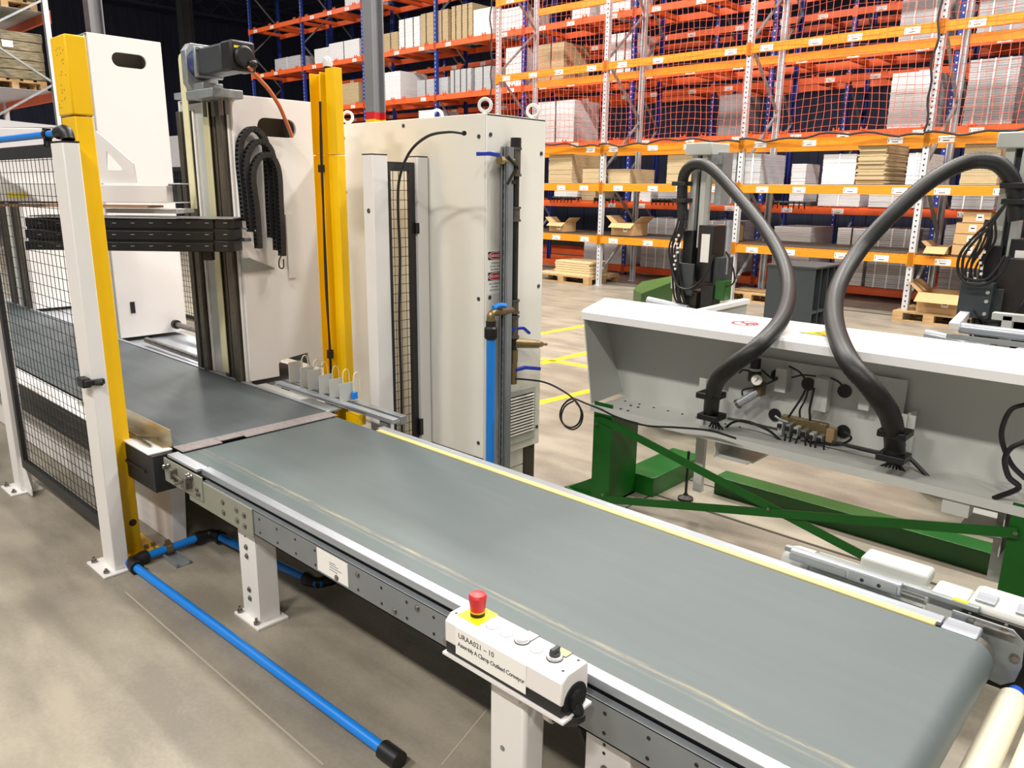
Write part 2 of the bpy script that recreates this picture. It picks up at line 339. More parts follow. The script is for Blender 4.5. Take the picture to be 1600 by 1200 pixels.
# ------------------------------------------------------------------ racking
def label_mesh(w=.2, h=.085):
    mb = MB(); mb.box(-w/2, -.002, 0, w/2, 0, h, 0)
    mb.box(-w*.45, -.0035, h*.25, -w*.41, -.002, h*.75, 1)
    for i in range(7): mb.box(-w*.25+i*w*.09, -.0035, h*.58, -w*.22+i*w*.09, -.002, h*.74, 1)
    mb.box(-w*.2, -.0035, h*.22, w*.2, -.002, h*.34, 1)
    return mesh('location_label', mb, [PAPER, INK], (0, 0, 0))
LAB = label_mesh()
def rack(name, label, xs, y0, depth, levels, top, mu, mbm, deck, bh=.13, supports=4, zig=.95, marks=True, skiplow=(), labstep=.68):
    t = thing(name, label, 'pallet rack', ((xs[0]+xs[-1])/2, y0+depth/2, 0))
    u = MB(); uw, ud = .09, .075   # open C upright with slots
    u.box(-uw/2, 0, 0, uw/2, .004, top); u.box(-uw/2, 0, 0, -uw/2+.004, ud, top); u.box(uw/2-.004, 0, 0, uw/2, ud, top)
    u.box(-uw/2, ud-.004, 0, -uw/2+.02, ud, top); u.box(uw/2-.02, ud-.004, 0, uw/2, ud, top)
    u.box(-uw/2-.02, -.02, 0, uw/2+.02, ud+.02, .01)
    ume = mesh('upright', u, mu, (0, 0, 0))
    mk = MB(); z = .12
    while z < top-.1:
        mk.add([(-.014, -.0015, z+.012), (.014, -.0015, z+.012), (.006, -.0015, z-.012), (-.006, -.0015, z-.012)], [(0, 3, 2, 1)]); z += .075 if mu is SILV else .1
    mme = mesh('slot_row', mk, INK, (0, 0, 0)) if mu is SILV else mesh('slot_row', mk, PAPER, (0, 0, 0))
    br = MB(); zz = .2; fr = True; nodes = []
    while zz < top-.2: nodes.append((.03 if fr else depth-.03, zz)); fr = not fr; zz += zig
    for a, b in zip(nodes, nodes[1:]): br.bar((0, a[0], a[1]), (0, b[0], b[1]), .045, .03)
    bme = mesh('frame_bracing', br, GALV, (0, 0, 0))
    for x in xs:
        a = inst('upright', ume, (x, y0, 0), t); tag(inst('slot_row', mme, (x, y0, 0), a), kind='stuff')
        inst('upright', ume, (x, y0+depth, 0), t, (0, 0, math.pi))
        inst('frame_bracing', bme, (x, y0, 0), t)
    cache = {}
    for (x0, x1) in zip(xs, xs[1:]):
        L = round(x1-x0-.1, 3)
        if L not in cache:
            b = MB(); b.box(-L/2, 0, 0, L/2, .045, bh*.72); b.box(-L/2, .012, bh*.72, L/2, .045, bh)
            for sg in (-1, 1): b.box(sg*(L/2+.045)-.045, -.006, -.03, sg*(L/2+.045)+.045, 0, bh+.03); 
            cache[L] = mesh('beam', b, mbm, (0, 0, 0))
            s_ = MB(); s_.box(-.045, .04, .02, -.035, depth-.04, bh-.02); s_.box(.035, .04, .02, .045, depth-.04, bh-.02); s_.box(-.045, .04, .02, .045, depth-.04, .03)
            s_.box(-.055, -.004, bh-.03, -.035, .02, bh+.05); s_.box(.035, -.004, bh-.03, .055, .02, bh+.05); s_.box(-.055, .0, bh, .055, .05, bh+.015)
            cache['s'] = mesh('cross_support', s_, mbm, (0, 0, 0))
            d = MB(); d.box(-L/2, .03, bh, L/2, depth-.03, bh+.004)
            cache['d%s' % L] = mesh('shelf_board', d, BOARDG, (0, 0, 0))
            g = MB(); nx = int(L/.05)
            for i in range(nx): g.box(-L/2+i*.05, .01, bh, -L/2+i*.05+.006, depth-.01, bh+.012)
            for i in range(8): g.box(-L/2, .02+i*(depth-.05)/7, bh+.012, L/2, .028+i*(depth-.05)/7, bh+.02)
            for i in range(nx//2): g.box(-L/2+i*.1, -.002, bh-.01, -L/2+i*.1+.006, .0, bh+.012)
            cache['g%s' % L] = mesh('wire_deck', g, WIRE, (0, 0, 0))
        xm = (x0+x1)/2
        for li, z in enumerate(levels):
            f = inst('beam', cache[L], (xm, y0-.012, z), t)
            inst('beam', cache[L], (xm, y0+depth+.012, z), t, (0, 0, math.pi))
            k = deck.get(li)
            if k == 'board': inst('shelf_board', cache['d%s' % L], (xm, y0, z), t)
            elif k == 'wire': inst('wire_deck', cache['g%s' % L], (xm, y0, z), t)
            elif k != 'none':
                for i in range(supports): inst('cross_support', cache['s'], (x0+.1+(i+.5)*(x1-x0-.2)/supports+(.12 if i % 2 else -.12), y0-.012, z), t)
            if li in skiplow: continue
            nl = 3 if labstep > .8 else 4
            for i in range(nl):
                if random.random() < .88: inst('location_label', LAB, (x0+(i+.5+random.uniform(-.15, .15))*(x1-x0)/nl, y0-.0125, z+.012), f)
    return t
X1 = [-11.52, -8.83, -6.09, -3.37, -.65, 2.05]
LV1 = [.80, 1.745, 2.425, 3.84, 5.25]
rack('pallet_rack', 'nearest pallet rack with silver uprights and amber beams behind the red net', X1, 11.9, 1.2, LV1, 7.2, SILV, AMBER, {0: 'wire', 1: 'board', 2: 'none', 3: 'none', 4: 'none'})
X2 = [-24.6+2.99*i for i in range(11)]
LV2 = [.07, 1.40, 2.66, 3.93, 5.15, 6.5, 7.8]
rack('pallet_rack', 'blue and orange pallet rack standing right behind the amber rack', X2, 13.9, 1.1, LV2, 9.3, BLUEU, ORANGE, {0: 'none'}, skiplow=(0,), labstep=.99)
rack('pallet_rack', 'farthest blue and orange pallet rack seen through the other two racks', [x+.35 for x in X2], 16.6, 1.1, LV2[:5], 9.3, BLUEU, ORANGE, {0: 'none'}, skiplow=(0,), supports=2, labstep=.99)
# rear rack at the left edge with wrapped goods
rack('pallet_rack', 'rack at top left with silver X-braced frame and pallets of wrapped goods', [-22.4, -19.7, -17.0, -14.3], 3.6, 1.05, [1.9, 3.05, 4.22, 5.5], 7, SILV, ORANGE, {0: 'board', 1: 'board', 2: 'board', 3: 'board'}, zig=.62, marks=False, skiplow=(0, 1, 2, 3))
# red safety net hung on the front of the amber rack
def net(x0, x1, label):
    t = thing('safety_net', label, 'safety net', ((x0+x1)/2, 11.8, 2.6), 'red nets on the amber rack'); rr = random.Random(int(-x0*10)); z0, z1 = 2.58, 6.2
    nx = int((x1-x0)/.105); nz = int((z1-z0)/.105); yy = 11.83
    def P(i, j):
        u = i/nx; z = z0+(z1-z0)*j/nz
        return V(x0+(x1-x0)*u+.012*math.sin(j*.7+i), yy+.03*math.sin(i*.35)+.02*math.sin(j*.5), z-.03*math.sin(u*math.pi*2.5)*(1 if j < nz else 0)+rr.uniform(-.006, .006))
    g = [[P(i, j) for j in range(nz+1)] for i in range(nx+1)]; mb = MB(); r = .0037
    for i in range(nx+1): mb.tube(g[i], r, 3)
    for j in range(nz+1): mb.tube([g[i][j] for i in range(nx+1)], r, 3)
    tag(build('net_mesh', mb, NET, t), kind='stuff')
    mb = MB(); mb.tube([g[i][0]+V(0, -.01, -.01+.02*math.sin(i*1.1)) for i in range(nx+1)], .016, 5); (mb.tube([g[0][j]+V(.02*math.sin(j*1.3), -.01, 0) for j in range(nz+1)], .016, 5) if x0 < -11 or -3.5 < x0 < -3.3 else None)
    build('black_edge_rope', mb, CORD, t)
net(-11.62, -8.86, 'red net over the leftmost bay of the amber rack')
net(-8.86, -6.1, 'red net over the amber rack bay right of the cabinet top')
net(-6.1, -3.4, 'red net over the amber rack bay above the dark slate cabinet')
net(-3.4, -.6, 'red net over the rightmost amber rack bay')
# goods on the racks
def stack(x0, x1, y0, y1, z0, z1, m, label, cat='board stack', group=None, layer=.02, straps=0, jit=.004, name='board_stack', smat=None):
    x0, x1 = sorted((x0, x1)); t = thing(name, label, cat, ((x0+x1)/2, (y0+y1)/2, z0), group); rr = random.Random(int((x0*7+z0*13+y0)*100))
    n = max(3, min(26, int((z1-z0)/layer))); h = (z1-z0)/n; mb = MB()
    for i in range(n):
        a, b, c, d = [rr.uniform(-jit, jit) for _ in range(4)]; mb.box(x0+a, y0+b, z0+i*h+.0015, x1+c, y1+d, z0+(i+1)*h-.0015)
    tag(build('boards', mb, m, t), kind='stuff')
    for k in range(straps):
        xx = x0+(x1-x0)*(k+.7)/(straps+.4); s = MB(); o = jit+.004
        s.box(xx-.012, y0-o-.002, z0, xx+.012, y0-o, z1+.004); s.box(xx-.012, y0-o, z1, xx+.012, y1+o, z1+.005); s.box(xx-.012, y1+o, z0, xx+.012, y1+o+.002, z1+.004)
        build('strap', s, smat or STRAP, t)
    return t
def rackgoods(rows, Y, y1, zlev, kind, pre, group=None):
    pass
def G(a, b, yt, zl, Y, dep, m, label, **k):
    """goods standing at depth Y on a shelf zl high: left and right sides and top measured on the photograph"""
    yb = [yy for yy in range(-50, 620) if py((a+b)/2, yy, Y).z > zl]; yb = yb[-1]
    return stack(py(a, yb, Y).x, py(b, yb, Y).x, Y, Y+dep, zl, py((a+b)/2, yt, Y).z, m, label, **k)
def carton(x0, x1, y0, y1, z0, z1, label, flaps=True, group=None, lab=True, name='cardboard_box'):
    t = thing(name, label, 'box', ((x0+x1)/2, (y0+y1)/2, z0), group); mb = MB(); w = .006
    mb.box(x0, y0, z0, x1, y0+w, z1); mb.box(x0, y1-w, z0, x1, y1, z1); mb.box(x0, y0+w, z0, x0+w, y1-w, z1); mb.box(x1-w, y0+w, z0, x1, y1-w, z1); mb.box(x0+w, y0+w, z0, x1-w, y1-w, z0+w)
    if not flaps: mb.box(x0, y0, z1-w, x1, (y0+y1)/2-.002, z1+.001); mb.box(x0, (y0+y1)/2+.002, z1-w, x1, y1, z1+.001)
    build('carton_body', mb, CARD, t)
    if flaps:
        dx = (x1-x0)/2; dy = (y1-y0)/2
        for (p, q) in (((x0, y0), (-dx*.55, 0)), ((x1, y0), (dx*.55, 0))):
            f = MB(); f.add([(p[0], y0, z1), (p[0], y1, z1), (p[0]+q[0], y1, z1+dx*.5), (p[0]+q[0], y0, z1+dx*.5), (p[0], y0, z1+.005), (p[0], y1, z1+.005), (p[0]+q[0], y1, z1+dx*.5+.005), (p[0]+q[0], y0, z1+dx*.5+.005)],
                            [(0, 1, 2, 3), (7, 6, 5, 4), (0, 3, 7, 4), (1, 5, 6, 2), (0, 4, 5, 1), (3, 2, 6, 7)]); build('flap', f, CARD, t)
        f = MB(); f.add([(x0, y0, z1), (x1, y0, z1), (x1, y0-dy*.5, z1-dy*.35), (x0, y0-dy*.5, z1-dy*.35), (x0, y0, z1+.005), (x1, y0, z1+.005), (x1, y0-dy*.5, z1-dy*.35+.005), (x0, y0-dy*.5, z1-dy*.35+.005)],
                        [(3, 2, 1, 0), (4, 5, 6, 7), (0, 1, 5, 4), (2, 3, 7, 6), (0, 4, 7, 3), (1, 2, 6, 5)]); build('flap', f, CARD, t)
    if lab:
        l = MB(); xm = x0+(x1-x0)*.62; zm = z0+(z1-z0)*.5; s = min(.045, (z1-z0)*.3); l.box(xm-s, y0-.002, zm-s, xm+s, y0, zm+s, 0); l.box(xm-s*.6, y0-.0035, zm-s*.2, xm+s*.6, y0-.002, zm+s*.2, 1); build('box_label', l, [PAPER, INK], t)
    return t
def pallet(x, y, label, rot=0, W=1.2, D=.8, m=None, z=0, group=None):
    m = m or WOOD; t = thing('wooden_pallet', label, 'pallet', (x, y, z), group)
    for i in range(5): b = MB(); b.box(x-W/2, y-D/2+i*(D-.14)/4, z+.122, x+W/2, y-D/2+i*(D-.14)/4+.14, z+.144); build('deck_board', b, m, t)
    for i in range(3): b = MB(); b.box(x-W/2+i*(W-.14)/2, y-D/2, z+.1, x-W/2+i*(W-.14)/2+.14, y+D/2, z+.122); build('stringer_board', b, m, t)
    for i in range(3):
        for j in range(3): b = MB(); b.box(x-W/2+i*(W-.14)/2, y-D/2+j*(D-.1)/2, z+.022, x-W/2+i*(W-.14)/2+.14, y-D/2+j*(D-.1)/2+.1, z+.1); build('block', b, m, t)
    for j in range(3): b = MB(); b.box(x-W/2, y-D/2+j*(D-.1)/2, z, x+W/2, y-D/2+j*(D-.1)/2+.1, z+.022); build('bottom_board', b, m, t)
    t.rotation_euler = (0, 0, rot); return t
B = .13
Y2 = 13.98
# blue rack, fourth level up (above the cabinet)
L5 = 5.15+B+.01; L4 = 3.93+B+.01; L3 = 2.66+B+.01; L2 = 1.4+B+.01; L1 = .07+B+.01; L6 = 6.5+B+.01
G(430, 470, 89, L5, Y2, .8, BOARDG, 'low pale board stack on blue rack above the round drive motor', straps=1)
G(492, 515, 75, L5, Y2, .8, BOARDW, 'low white board stack just left of the yellow guards on the blue rack')
G(515, 562, 64, L5, Y2, .9, BOARDW, 'white board stack with strapped side beside the grey pillar, left of it', straps=1, smat=CORD)
G(539, 566, -12, L6, Y2, .9, BOARDW, 'white stack cut by the photo top just left of the grey pillar')
G(600, 622, 51, L5, Y2, .7, BOARDB, 'small beige stack just right of the grey pillar, upper level', straps=1, smat=CORD)
G(624, 656, 28, L5, Y2, .8, BOARDW, 'white strapped stack second right of the grey pillar, upper level', straps=2, smat=CORD)
G(658, 700, 18, L5, Y2, .8, BOARDB, 'tall beige strapped stack crossed by a blue upright', straps=3, smat=CORD)
G(706, 738, 7, L5, Y2, .8, BOARDB, 'tall beige stack left of the net, upper level', straps=3, smat=CORD)
G(740, 770, 13, L5, Y2, .8, BOARDW, 'white stack touching the black net rope, upper level')
G(531, 561, 130, L4, Y2, .9, BOARDB, 'beige stack half hidden behind the twin yellow guards')
G(602, 626, 112, L4, Y2, .95, BOARDW, 'large white stack right of the grey pillar, level above the cabinet', straps=2)
G(652, 700, 123, L4, Y2, .8, BOARDG, 'low pale stack crossed by the blue upright above the cabinet', straps=2, smat=CORD)
G(704, 736, 108, L4, Y2, .8, BOARDG, 'pale stack with black bands above the cabinet eye bolt', straps=3, smat=CORD)
G(742, 768, 104, L4, Y2, .8, BOARDG, 'pale stack touching the black net rope, lower level', straps=1, smat=CORD)
G(655, 682, 172, L3, Y2, .8, BOARDW, 'white stack peeking over the middle of the cabinet top')
G(782, 818, 12, L5, Y2, .9, BOARDW, 'white stack at the left edge of the red net, upper level')
G(894, 921, 4, L5, Y2, .8, BOARDW, 'small white stack behind the net at the photo top')
G(938, 985, -10, L5, Y2, .8, BOARDW, 'wide white stack behind the net, cut by the photo top')
G(790, 814, 74, L4, Y2, .9, BOARDW, 'narrow tall white stack behind the left edge of the net')
G(841, 880, 68, L4, Y2, .9, BOARDB, 'beige board stack behind net and amber beam above the cabinet corner', straps=1, smat=CORD)
G(952, 985, 52, L4, Y2, .8, BOARDW, 'white banded stack behind the net next to a blue upright', straps=2, smat=CORD)
G(840, 896, 158, L3, Y2, .9, BOARDW, 'white stack behind the net right of the cabinet top', straps=1, smat=CORD)
G(1120, 1157, 147, L3, 16.7, .8, BOARDG, 'grey stack deep in the farthest rack behind the net')
G(1385, 1452, 113, L3, Y2, .9, BOARDW, 'large bright white stack behind the net at right')
G(1403, 1478, -8, L4, Y2, .9, BOARDG, 'grey strapped stack behind the net at the photo top right', straps=2)
G(1503, 1580, 92, L3, Y2, .9, BOARDG, 'tall grey strapped stack behind the net at the right edge', straps=3)
G(1525, 1600, -8, L4, Y2, .9, BOARDG, 'grey strapped stack cut by the photo top right corner', straps=2)
# amber rack, middle shelf
Y1 = 11.96; Z1 = 1.745+B+.012; ZC = .8+B+.03
G(857, 893, 241, Z1, Y1, .95, BOARDB, 'tall chipboard stack beside the cabinet on the amber rack middle shelf')
G(910, 936, 264, Z1, Y1-.04, .5, BOARDB, 'short chipboard stack left of the silver upright, middle shelf')
G(950, 984, 264, Z1, Y1+.1, .8, BOARDB, 'low chipboard stack right of the silver upright, middle shelf')
G(1041, 1085, 242, Z1, Y1, .9, BOARDB, 'tall chipboard stack behind the left machine head, middle shelf')
G(1128, 1148, 238, Z1, Y1, .9, BOARDG, 'grey strapped stack left of the second silver upright, middle shelf', straps=1)
G(1162, 1186, 240, Z1, Y1, .9, BOARDG, 'narrow grey strapped stack right of the second silver upright', straps=1)
G(1283, 1334, 241, Z1, Y1, .9, BOARDW, 'white stack left of the leaning chipboard pile, middle shelf', straps=1)
G(1336, 1380, 224, Z1, Y1-.03, .95, BOARDB, 'uneven chipboard pile reaching the amber beam, middle shelf', jit=.02)
G(1414, 1440, 239, Z1, Y1, .9, BOARDW, 'narrow white stack right of the leaning chipboard pile', straps=1)
G(1499, 1556, 224, Z1, Y1, .9, BOARDB, 'tall chipboard stack under the large hose at right, middle shelf')
# blue rack, second level
G(866, 902, 292, L2+.075, Y2-.1, .8, BOARDW, 'white stack under the middle amber shelf beside the cabinet', straps=1)
G(908, 930, 292, L2, Y2, .7, BOARDB, 'brownish stack under the middle amber shelf, left of the first silver upright')
G(986, 1016, 293, L2, Y2, .8, BOARDW, 'small white stack under the middle amber shelf between the uprights')
G(1028, 1064, 294, L2+.075, Y2, .8, BOARDG, 'pale stack under the middle shelf left of the machine head')
G(1108, 1142, 296, L2, Y2, .8, BOARDG, 'pale stack under the middle shelf behind the first hose', straps=1)
G(1277, 1342, 298, L2, Y2-.1, .9, BOARDW, 'wide white stack under the middle shelf above the dark cabinet', straps=1)
G(1356, 1432, 300, L2, Y2-.1, .9, BOARDW, 'wide white stack under the middle shelf behind the large hose', straps=1)
G(1485, 1552, 303, L2, Y2-.1, .9, BOARDG, 'grey strapped stack right of the right silver upright', straps=2)
G(1232, 1254, 256, L2, Y2, .6, BOARDW, 'slim white stack between two blue uprights')
# blue rack, floor level
G(912, 932, 375, L1, Y2, .9, BOARDW, 'white stack behind the first silver upright near the floor')
G(944, 978, 376, L1, Y2-.05, .9, BOARDW, 'white stack right of the first silver upright near the floor')
G(1000, 1062, 341, L1, Y2-.1, .9, BOARDG, 'big grey stack with white straps left of the machine head', straps=4)
G(1095, 1140, 345, L1, Y2-.1, .9, BOARDG, 'big grey stack hidden behind the left machine head', straps=2)
G(1203, 1260, 354, L1, Y2-.1, 1.0, BOARDW, 'white board stack with brown sides behind the dark cabinet')
G(1300, 1345, 356, L1, Y2-.1, .9, BOARDW, 'white stack between the dark cabinet and the large hose', straps=1, smat=CORD)
G(1350, 1418, 357, L1, Y2-.12, .9, BOARDG, 'grey strapped stack left of the right silver upright, near the floor', straps=3)
G(1462, 1530, 352, L1, Y2-.1, .9, BOARDG, 'grey strapped stack behind the brown cartons, near the floor', straps=2)
# cartons on the amber rack's wire shelf
def CB(a, b, yt, zl, Y, dep, label, **k):
    ybs = [yy for yy in range(0, 620) if py((a+b)/2, yy, Y).z > zl][-1]
    return carton(py(a, ybs, Y).x, py(b, ybs, Y).x, Y, Y+dep, zl, py((a+b)/2, yt, Y).z, label, **k)
CB(858, 882, 348, ZC, 11.95, .35, 'open brown carton on the wire shelf beside the cabinet')
CB(955, 990, 349, ZC, 11.95, .45, 'open brown carton on the wire shelf right of the first silver upright')
CB(1112, 1140, 352, ZC, 11.95, .45, 'closed brown carton behind the left machine head', flaps=False, lab=False)
CB(1446, 1480, 386, ZC, 11.95, .5, 'crumpled open carton right of the right silver upright')
for r_, (yt, lo) in enumerate([(386, ZC)]): pass
hb = .145
for r_ in range(4):
    for c_ in range(2 if r_ < 3 else 1):
        xa = py(1486+(0 if r_ < 3 else 8), 398, 11.95).x+c_*.34
        carton(xa, xa+.33, 11.95+.02*r_, 12.5+.02*r_, ZC+r_*hb, ZC+(r_+1)*hb-.004,
               'flat brown carton, %s, %s layer of the carton pile' % (('left column', 'right column')[c_], ('bottom', 'second', 'third', 'top')[r_]), flaps=False, group='flat cartons at right on the wire shelf')
# roller tracks on the blue rack's second level
for a, b, lab in ((862, 905, 'beside the cabinet'), (1020, 1060, 'left of the machine head'), (1208, 1270, 'left of the wide white stack'), (930, 968, 'behind the first silver upright')):
    xa = py(a, 320, 13.9).x; xb = py(b, 320, 13.9).x
    t = thing('roller_track', 'dark roller track on the orange second level '+lab, 'roller track', ((xa+xb)/2, 14.4, L2)); mb = MB()
    mb.box(xa, 13.85, L2, xa+.03, 14.9, L2+.06); build('side_rail', mb, BLACKF, t); mb = MB(); mb.box(xb-.03, 13.85, L2, xb, 14.9, L2+.06); build('side_rail', mb, BLACKF, t)
    mb = MB()
    for i in range(12): mb.cyl((xa+.03, 13.9+i*.08, L2+.05), (xb-.03, 13.9+i*.08, L2+.05), .022, 8)
    tag(build('rollers', mb, DGREY, t), kind='stuff')
    mb = MB(); k = int((xb-xa)/.1)
    for i in range(k): mb.box(xa+i*.1, 13.84, L2-.06, xa+i*.1+.02, 13.85, L2+.07)
    tag(build('clips', mb, BLACK, t), kind='stuff')
# pallets on the floor in front of the racks
pl = pz(886, 446); pallet(-9.62, 12.25, 'wooden pallet carrying loose boards at the foot of the rack', W=1.4, D=1.0)
t = thing('plank_bundle', 'neat bundle of new pine planks on the pallet by the cabinet', 'plank bundle', (-9.5, 12.1, .144)); rr = random.Random(3)
mb = MB(); mb.box(-10.3, 11.78, .146, -8.95, 12.75, .165); build('base_sheet', mb, BOARDB, t)
for k in range(6):
    for j in range(3):
        b = MB(); y0 = 11.86+j*.2; b.box(-9.85+rr.uniform(-.02, .02), y0, .168+k*.043, -9.0+rr.uniform(-.02, .02), y0+.18, .168+k*.043+.036); build('plank', b, WOODN, t)
pallet(-3.0, 12.2, 'wooden pallet with a carton right of the right silver upright', W=.95, D=.9)
carton(-3.2, -2.62, 11.85, 12.5, .146, .42, 'open brown carton with wide front flap on the floor pallet')
pallet(-6.25+.45, 12.35, 'worn wooden pallet leaning low behind the second silver upright', W=.9, D=.8)
# goods on the top-left rack
for k, (xa, z, nm) in enumerate([(-15.7, 3.195, 'front middle'), (-15.7, 4.365, 'front upper'), (-18.3, 3.195, 'rear middle'), (-18.3, 4.365, 'rear upper')]):
    pallet(xa+.6, 4.12, 'pallet under the %s wrapped load of the top left rack' % nm, z=z, D=.9)
    mb = MB(); rr = random.Random(k); xb = xa; 
    for j in range(5): mb.box(xb+.02+rr.uniform(0, .02), 3.68+rr.uniform(0, .02), z+.15+j*.14, xb+1.2+rr.uniform(0, .02), 4.56+rr.uniform(0, .02), z+.15+j*.14+.135)
    wl = thing('wrapped_load', 'brown film-wrapped load on the %s pallet of the top left rack' % nm, 'wrapped load', (xb+.6, 4.1, z+.15))
    build('wrapped_stack', mb, WRAP, wl, bev=.01); mb = MB(); mb.box(xb+1.225, 4.0, z+.6, xb+1.23, 4.15, z+.7); build('paper_tag', mb, PAPER, wl)
# ------------------------------------------------------------------ outfeed conveyor (near)
XS, XE = -3.36, -.348     # seam and end pulley axis
cv = thing('belt_conveyor', 'long grey-green belt conveyor on white legs running to the lower right', 'conveyor', (-1.8, 1.8, 0))
def belt_loop(x0, x1, y0, y1, zt, r, th=.006):
    mb = MB(); pr_ = []
    for k in range(13): a = math.pi/2-math.pi*k/12; pr_.append((x1+r*math.cos(a), zt-r+r*math.sin(a)))
    for k in range(13): a = -math.pi/2-math.pi*k/12; pr_.append((x0+r*math.cos(a), zt-r+r*math.sin(a)))
    n = len(pr_); vs = [(x, y0, z) for x, z in pr_]+[(x, y1, z) for x, z in pr_]
    mb.add(vs, [(i, n+i, n+(i+1) % n, (i+1) % n) for i in range(n)]); return mb
o = build('belt', belt_loop(XS+.06, XE, 1.405, 2.225, .583, .062), BELT, cv, keep=True); o.location = -WL[cv.name]
mb = MB(); mb.box(XS+.05, 1.43, .5, XE-.08, 2.2, .565); build('slider_bed', mb, GALVD, cv)
mb = MB(); mb.cyl((XE, 1.41, .521), (XE, 2.235, .521), .052, 28); build('end_pulley', mb, STEEL, cv)
mb = MB(); mb.cyl((XE, 2.225, .521), (XE, 2.262, .521), .058, 28); mb.cyl((XE, 2.262, .521), (XE, 2.3, .521), .02, 14); build('pulley_flange', mb, STEEL, cv)
mb = MB(); mb.cyl((XS+.06, 1.41, .521), (XS+.06, 2.22, .521), .052, 24); build('tail_pulley', mb, STEEL, cv)
# near side: aluminium rail and channel
mb = MB(); mb.prism([(1.372, .586), (1.41, .586), (1.41, .56), (1.39, .553), (1.372, .56)], 'x', XS+.3, -.42); build('near_top_rail', mb, ALU, cv, bev=.002)
mb = MB(); mb.box(-3.02, 1.352, .440, -.30, 1.356, .546); mb.box(-3.02, 1.352, .543, -.30, 1.375, .547); mb.box(-3.02, 1.352, .440, -.30, 1.40, .444); build('near_channel', mb, GALVD, cv)
mb = MB(); mb.box(-3.02, 1.380, .45, -.35, 1.39, .56); build('near_inner_web', mb, BLACK, cv)
mb = MB(); x = -2.93
while x < -.4:
    for z in (.519, .464): mb.cyl((x, 1.3518, z), (x, 1.3512, z), .0055, 10)
    x += .125
tag(build('bolt_holes', mb, BLACK, cv), kind='stuff')
mb = MB()
for x in (-2.05, -1.93, -1.74, -1.63, -1.5): bolt(mb, (x, 1.352, .519 if int(x*100) % 2 else .464), (0, -1, 0), .008, .006)
build('channel_bolts', mb, STEEL, cv)
mb = MB(); mb.box(-3.14, 1.346, .43, -2.60, 1.352, .548); 
SPL = mat('dull_zinc_plate', (152, 154, 140), .5, .2, var=.1, scale=8); build('splice_plate', mb, SPL, cv, bev=.002)
mb = MB()
for x, z in ((-2.83, .51), (-2.83, .465), (-2.72, .51), (-2.72, .465), (-2.66, .505), (-2.66, .46)): bolt(mb, (x, 1.346, z), (0, -1, 0), .009, .006)
build('splice_bolts', mb, STEEL, cv)
tn = MB(); tn.box(-3.36, 1.340, .46, -3.0, 1.348, .57); build('tension_plate', tn, SPL, cv, bev=.002)
mb = MB(); rr = random.Random(5)
for i in range(12):
    x = -3.33+.028*i+rr.uniform(-.01, .01); z = .485+rr.uniform(0, .07); bolt(mb, (x, 1.340, z), (0, -1, 0), rr.uniform(.007, .011), rr.uniform(.006, .02))
mb.cyl((-3.22, 1.32, .53), (-3.08, 1.32, .515), .007, 8); mb.cyl((-3.2, 1.315, .49), (-3.1, 1.315, .545), .006, 8); mb.box(-3.24, 1.31, .51, -3.225, 1.345, .55); mb.box(-3.1, 1.31, .50, -3.085, 1.345, .55)
build('tension_screws', mb, STEEL, cv)
mb = MB(); mb.box(-3.34, 1.35, .575, -3.06, 1.40, .588); build('near_end_cover', mb, ALU, cv, bev=.002)
# paper sticker
mb = MB(); mb.box(-2.165, 1.3505, .452, -1.985, 1.352, .538); lb = build('white_sticker', mb, PAPER, cv)
mb = MB()
for i, (z, L) in enumerate(((.507, .035), (.499, .05), (.49, .07), (.48, .045))): mb.box(-2.09, 1.3498, z, -2.09+L, 1.3505, z+.003)
build('sticker_print', mb, mat('grey_print', (150, 150, 150), .6), lb)
# far side rail with cream strip
mb = MB(); mb.box(-2.97, 2.222, .575, -.44, 2.252, .588); build('far_edge_strip', mb, BELTY, cv, bev=.002)
mb = MB(); mb.box(-3.0, 2.252, .572, -.43, 2.296, .586); mb.box(-3.0, 2.285, .44, -.34, 2.289, .572); build('far_top_rail', mb, ALU, cv, bev=.003)
mb = MB(); mb.box(-.425, 2.225, .565, -.335, 2.30, .588); build('far_end_block', mb, ALU, cv, bev=.005)
mb = MB(); mb.prism([(-.42, .44), (-.275, .425), (-.245, .45), (-.235, .5), (-.24, .575), (-.27, .6), (-.42, .6)], 'y', 2.32, 2.326); build('bearing_plate', mb, GALV, cv, bev=.002)
mb = MB(); mb.box(-.36, 2.30, .586, -.26, 2.325, .592); build('cover_lip', mb, STEEL, cv)
for x, z in ((-.37, .585), (-.29, .585), (-.255, .52)): mb = MB(); bolt(mb, (x, 2.32, z), (0, -1, 0), .01, .008); build('bolt', mb, STEEL, cv)
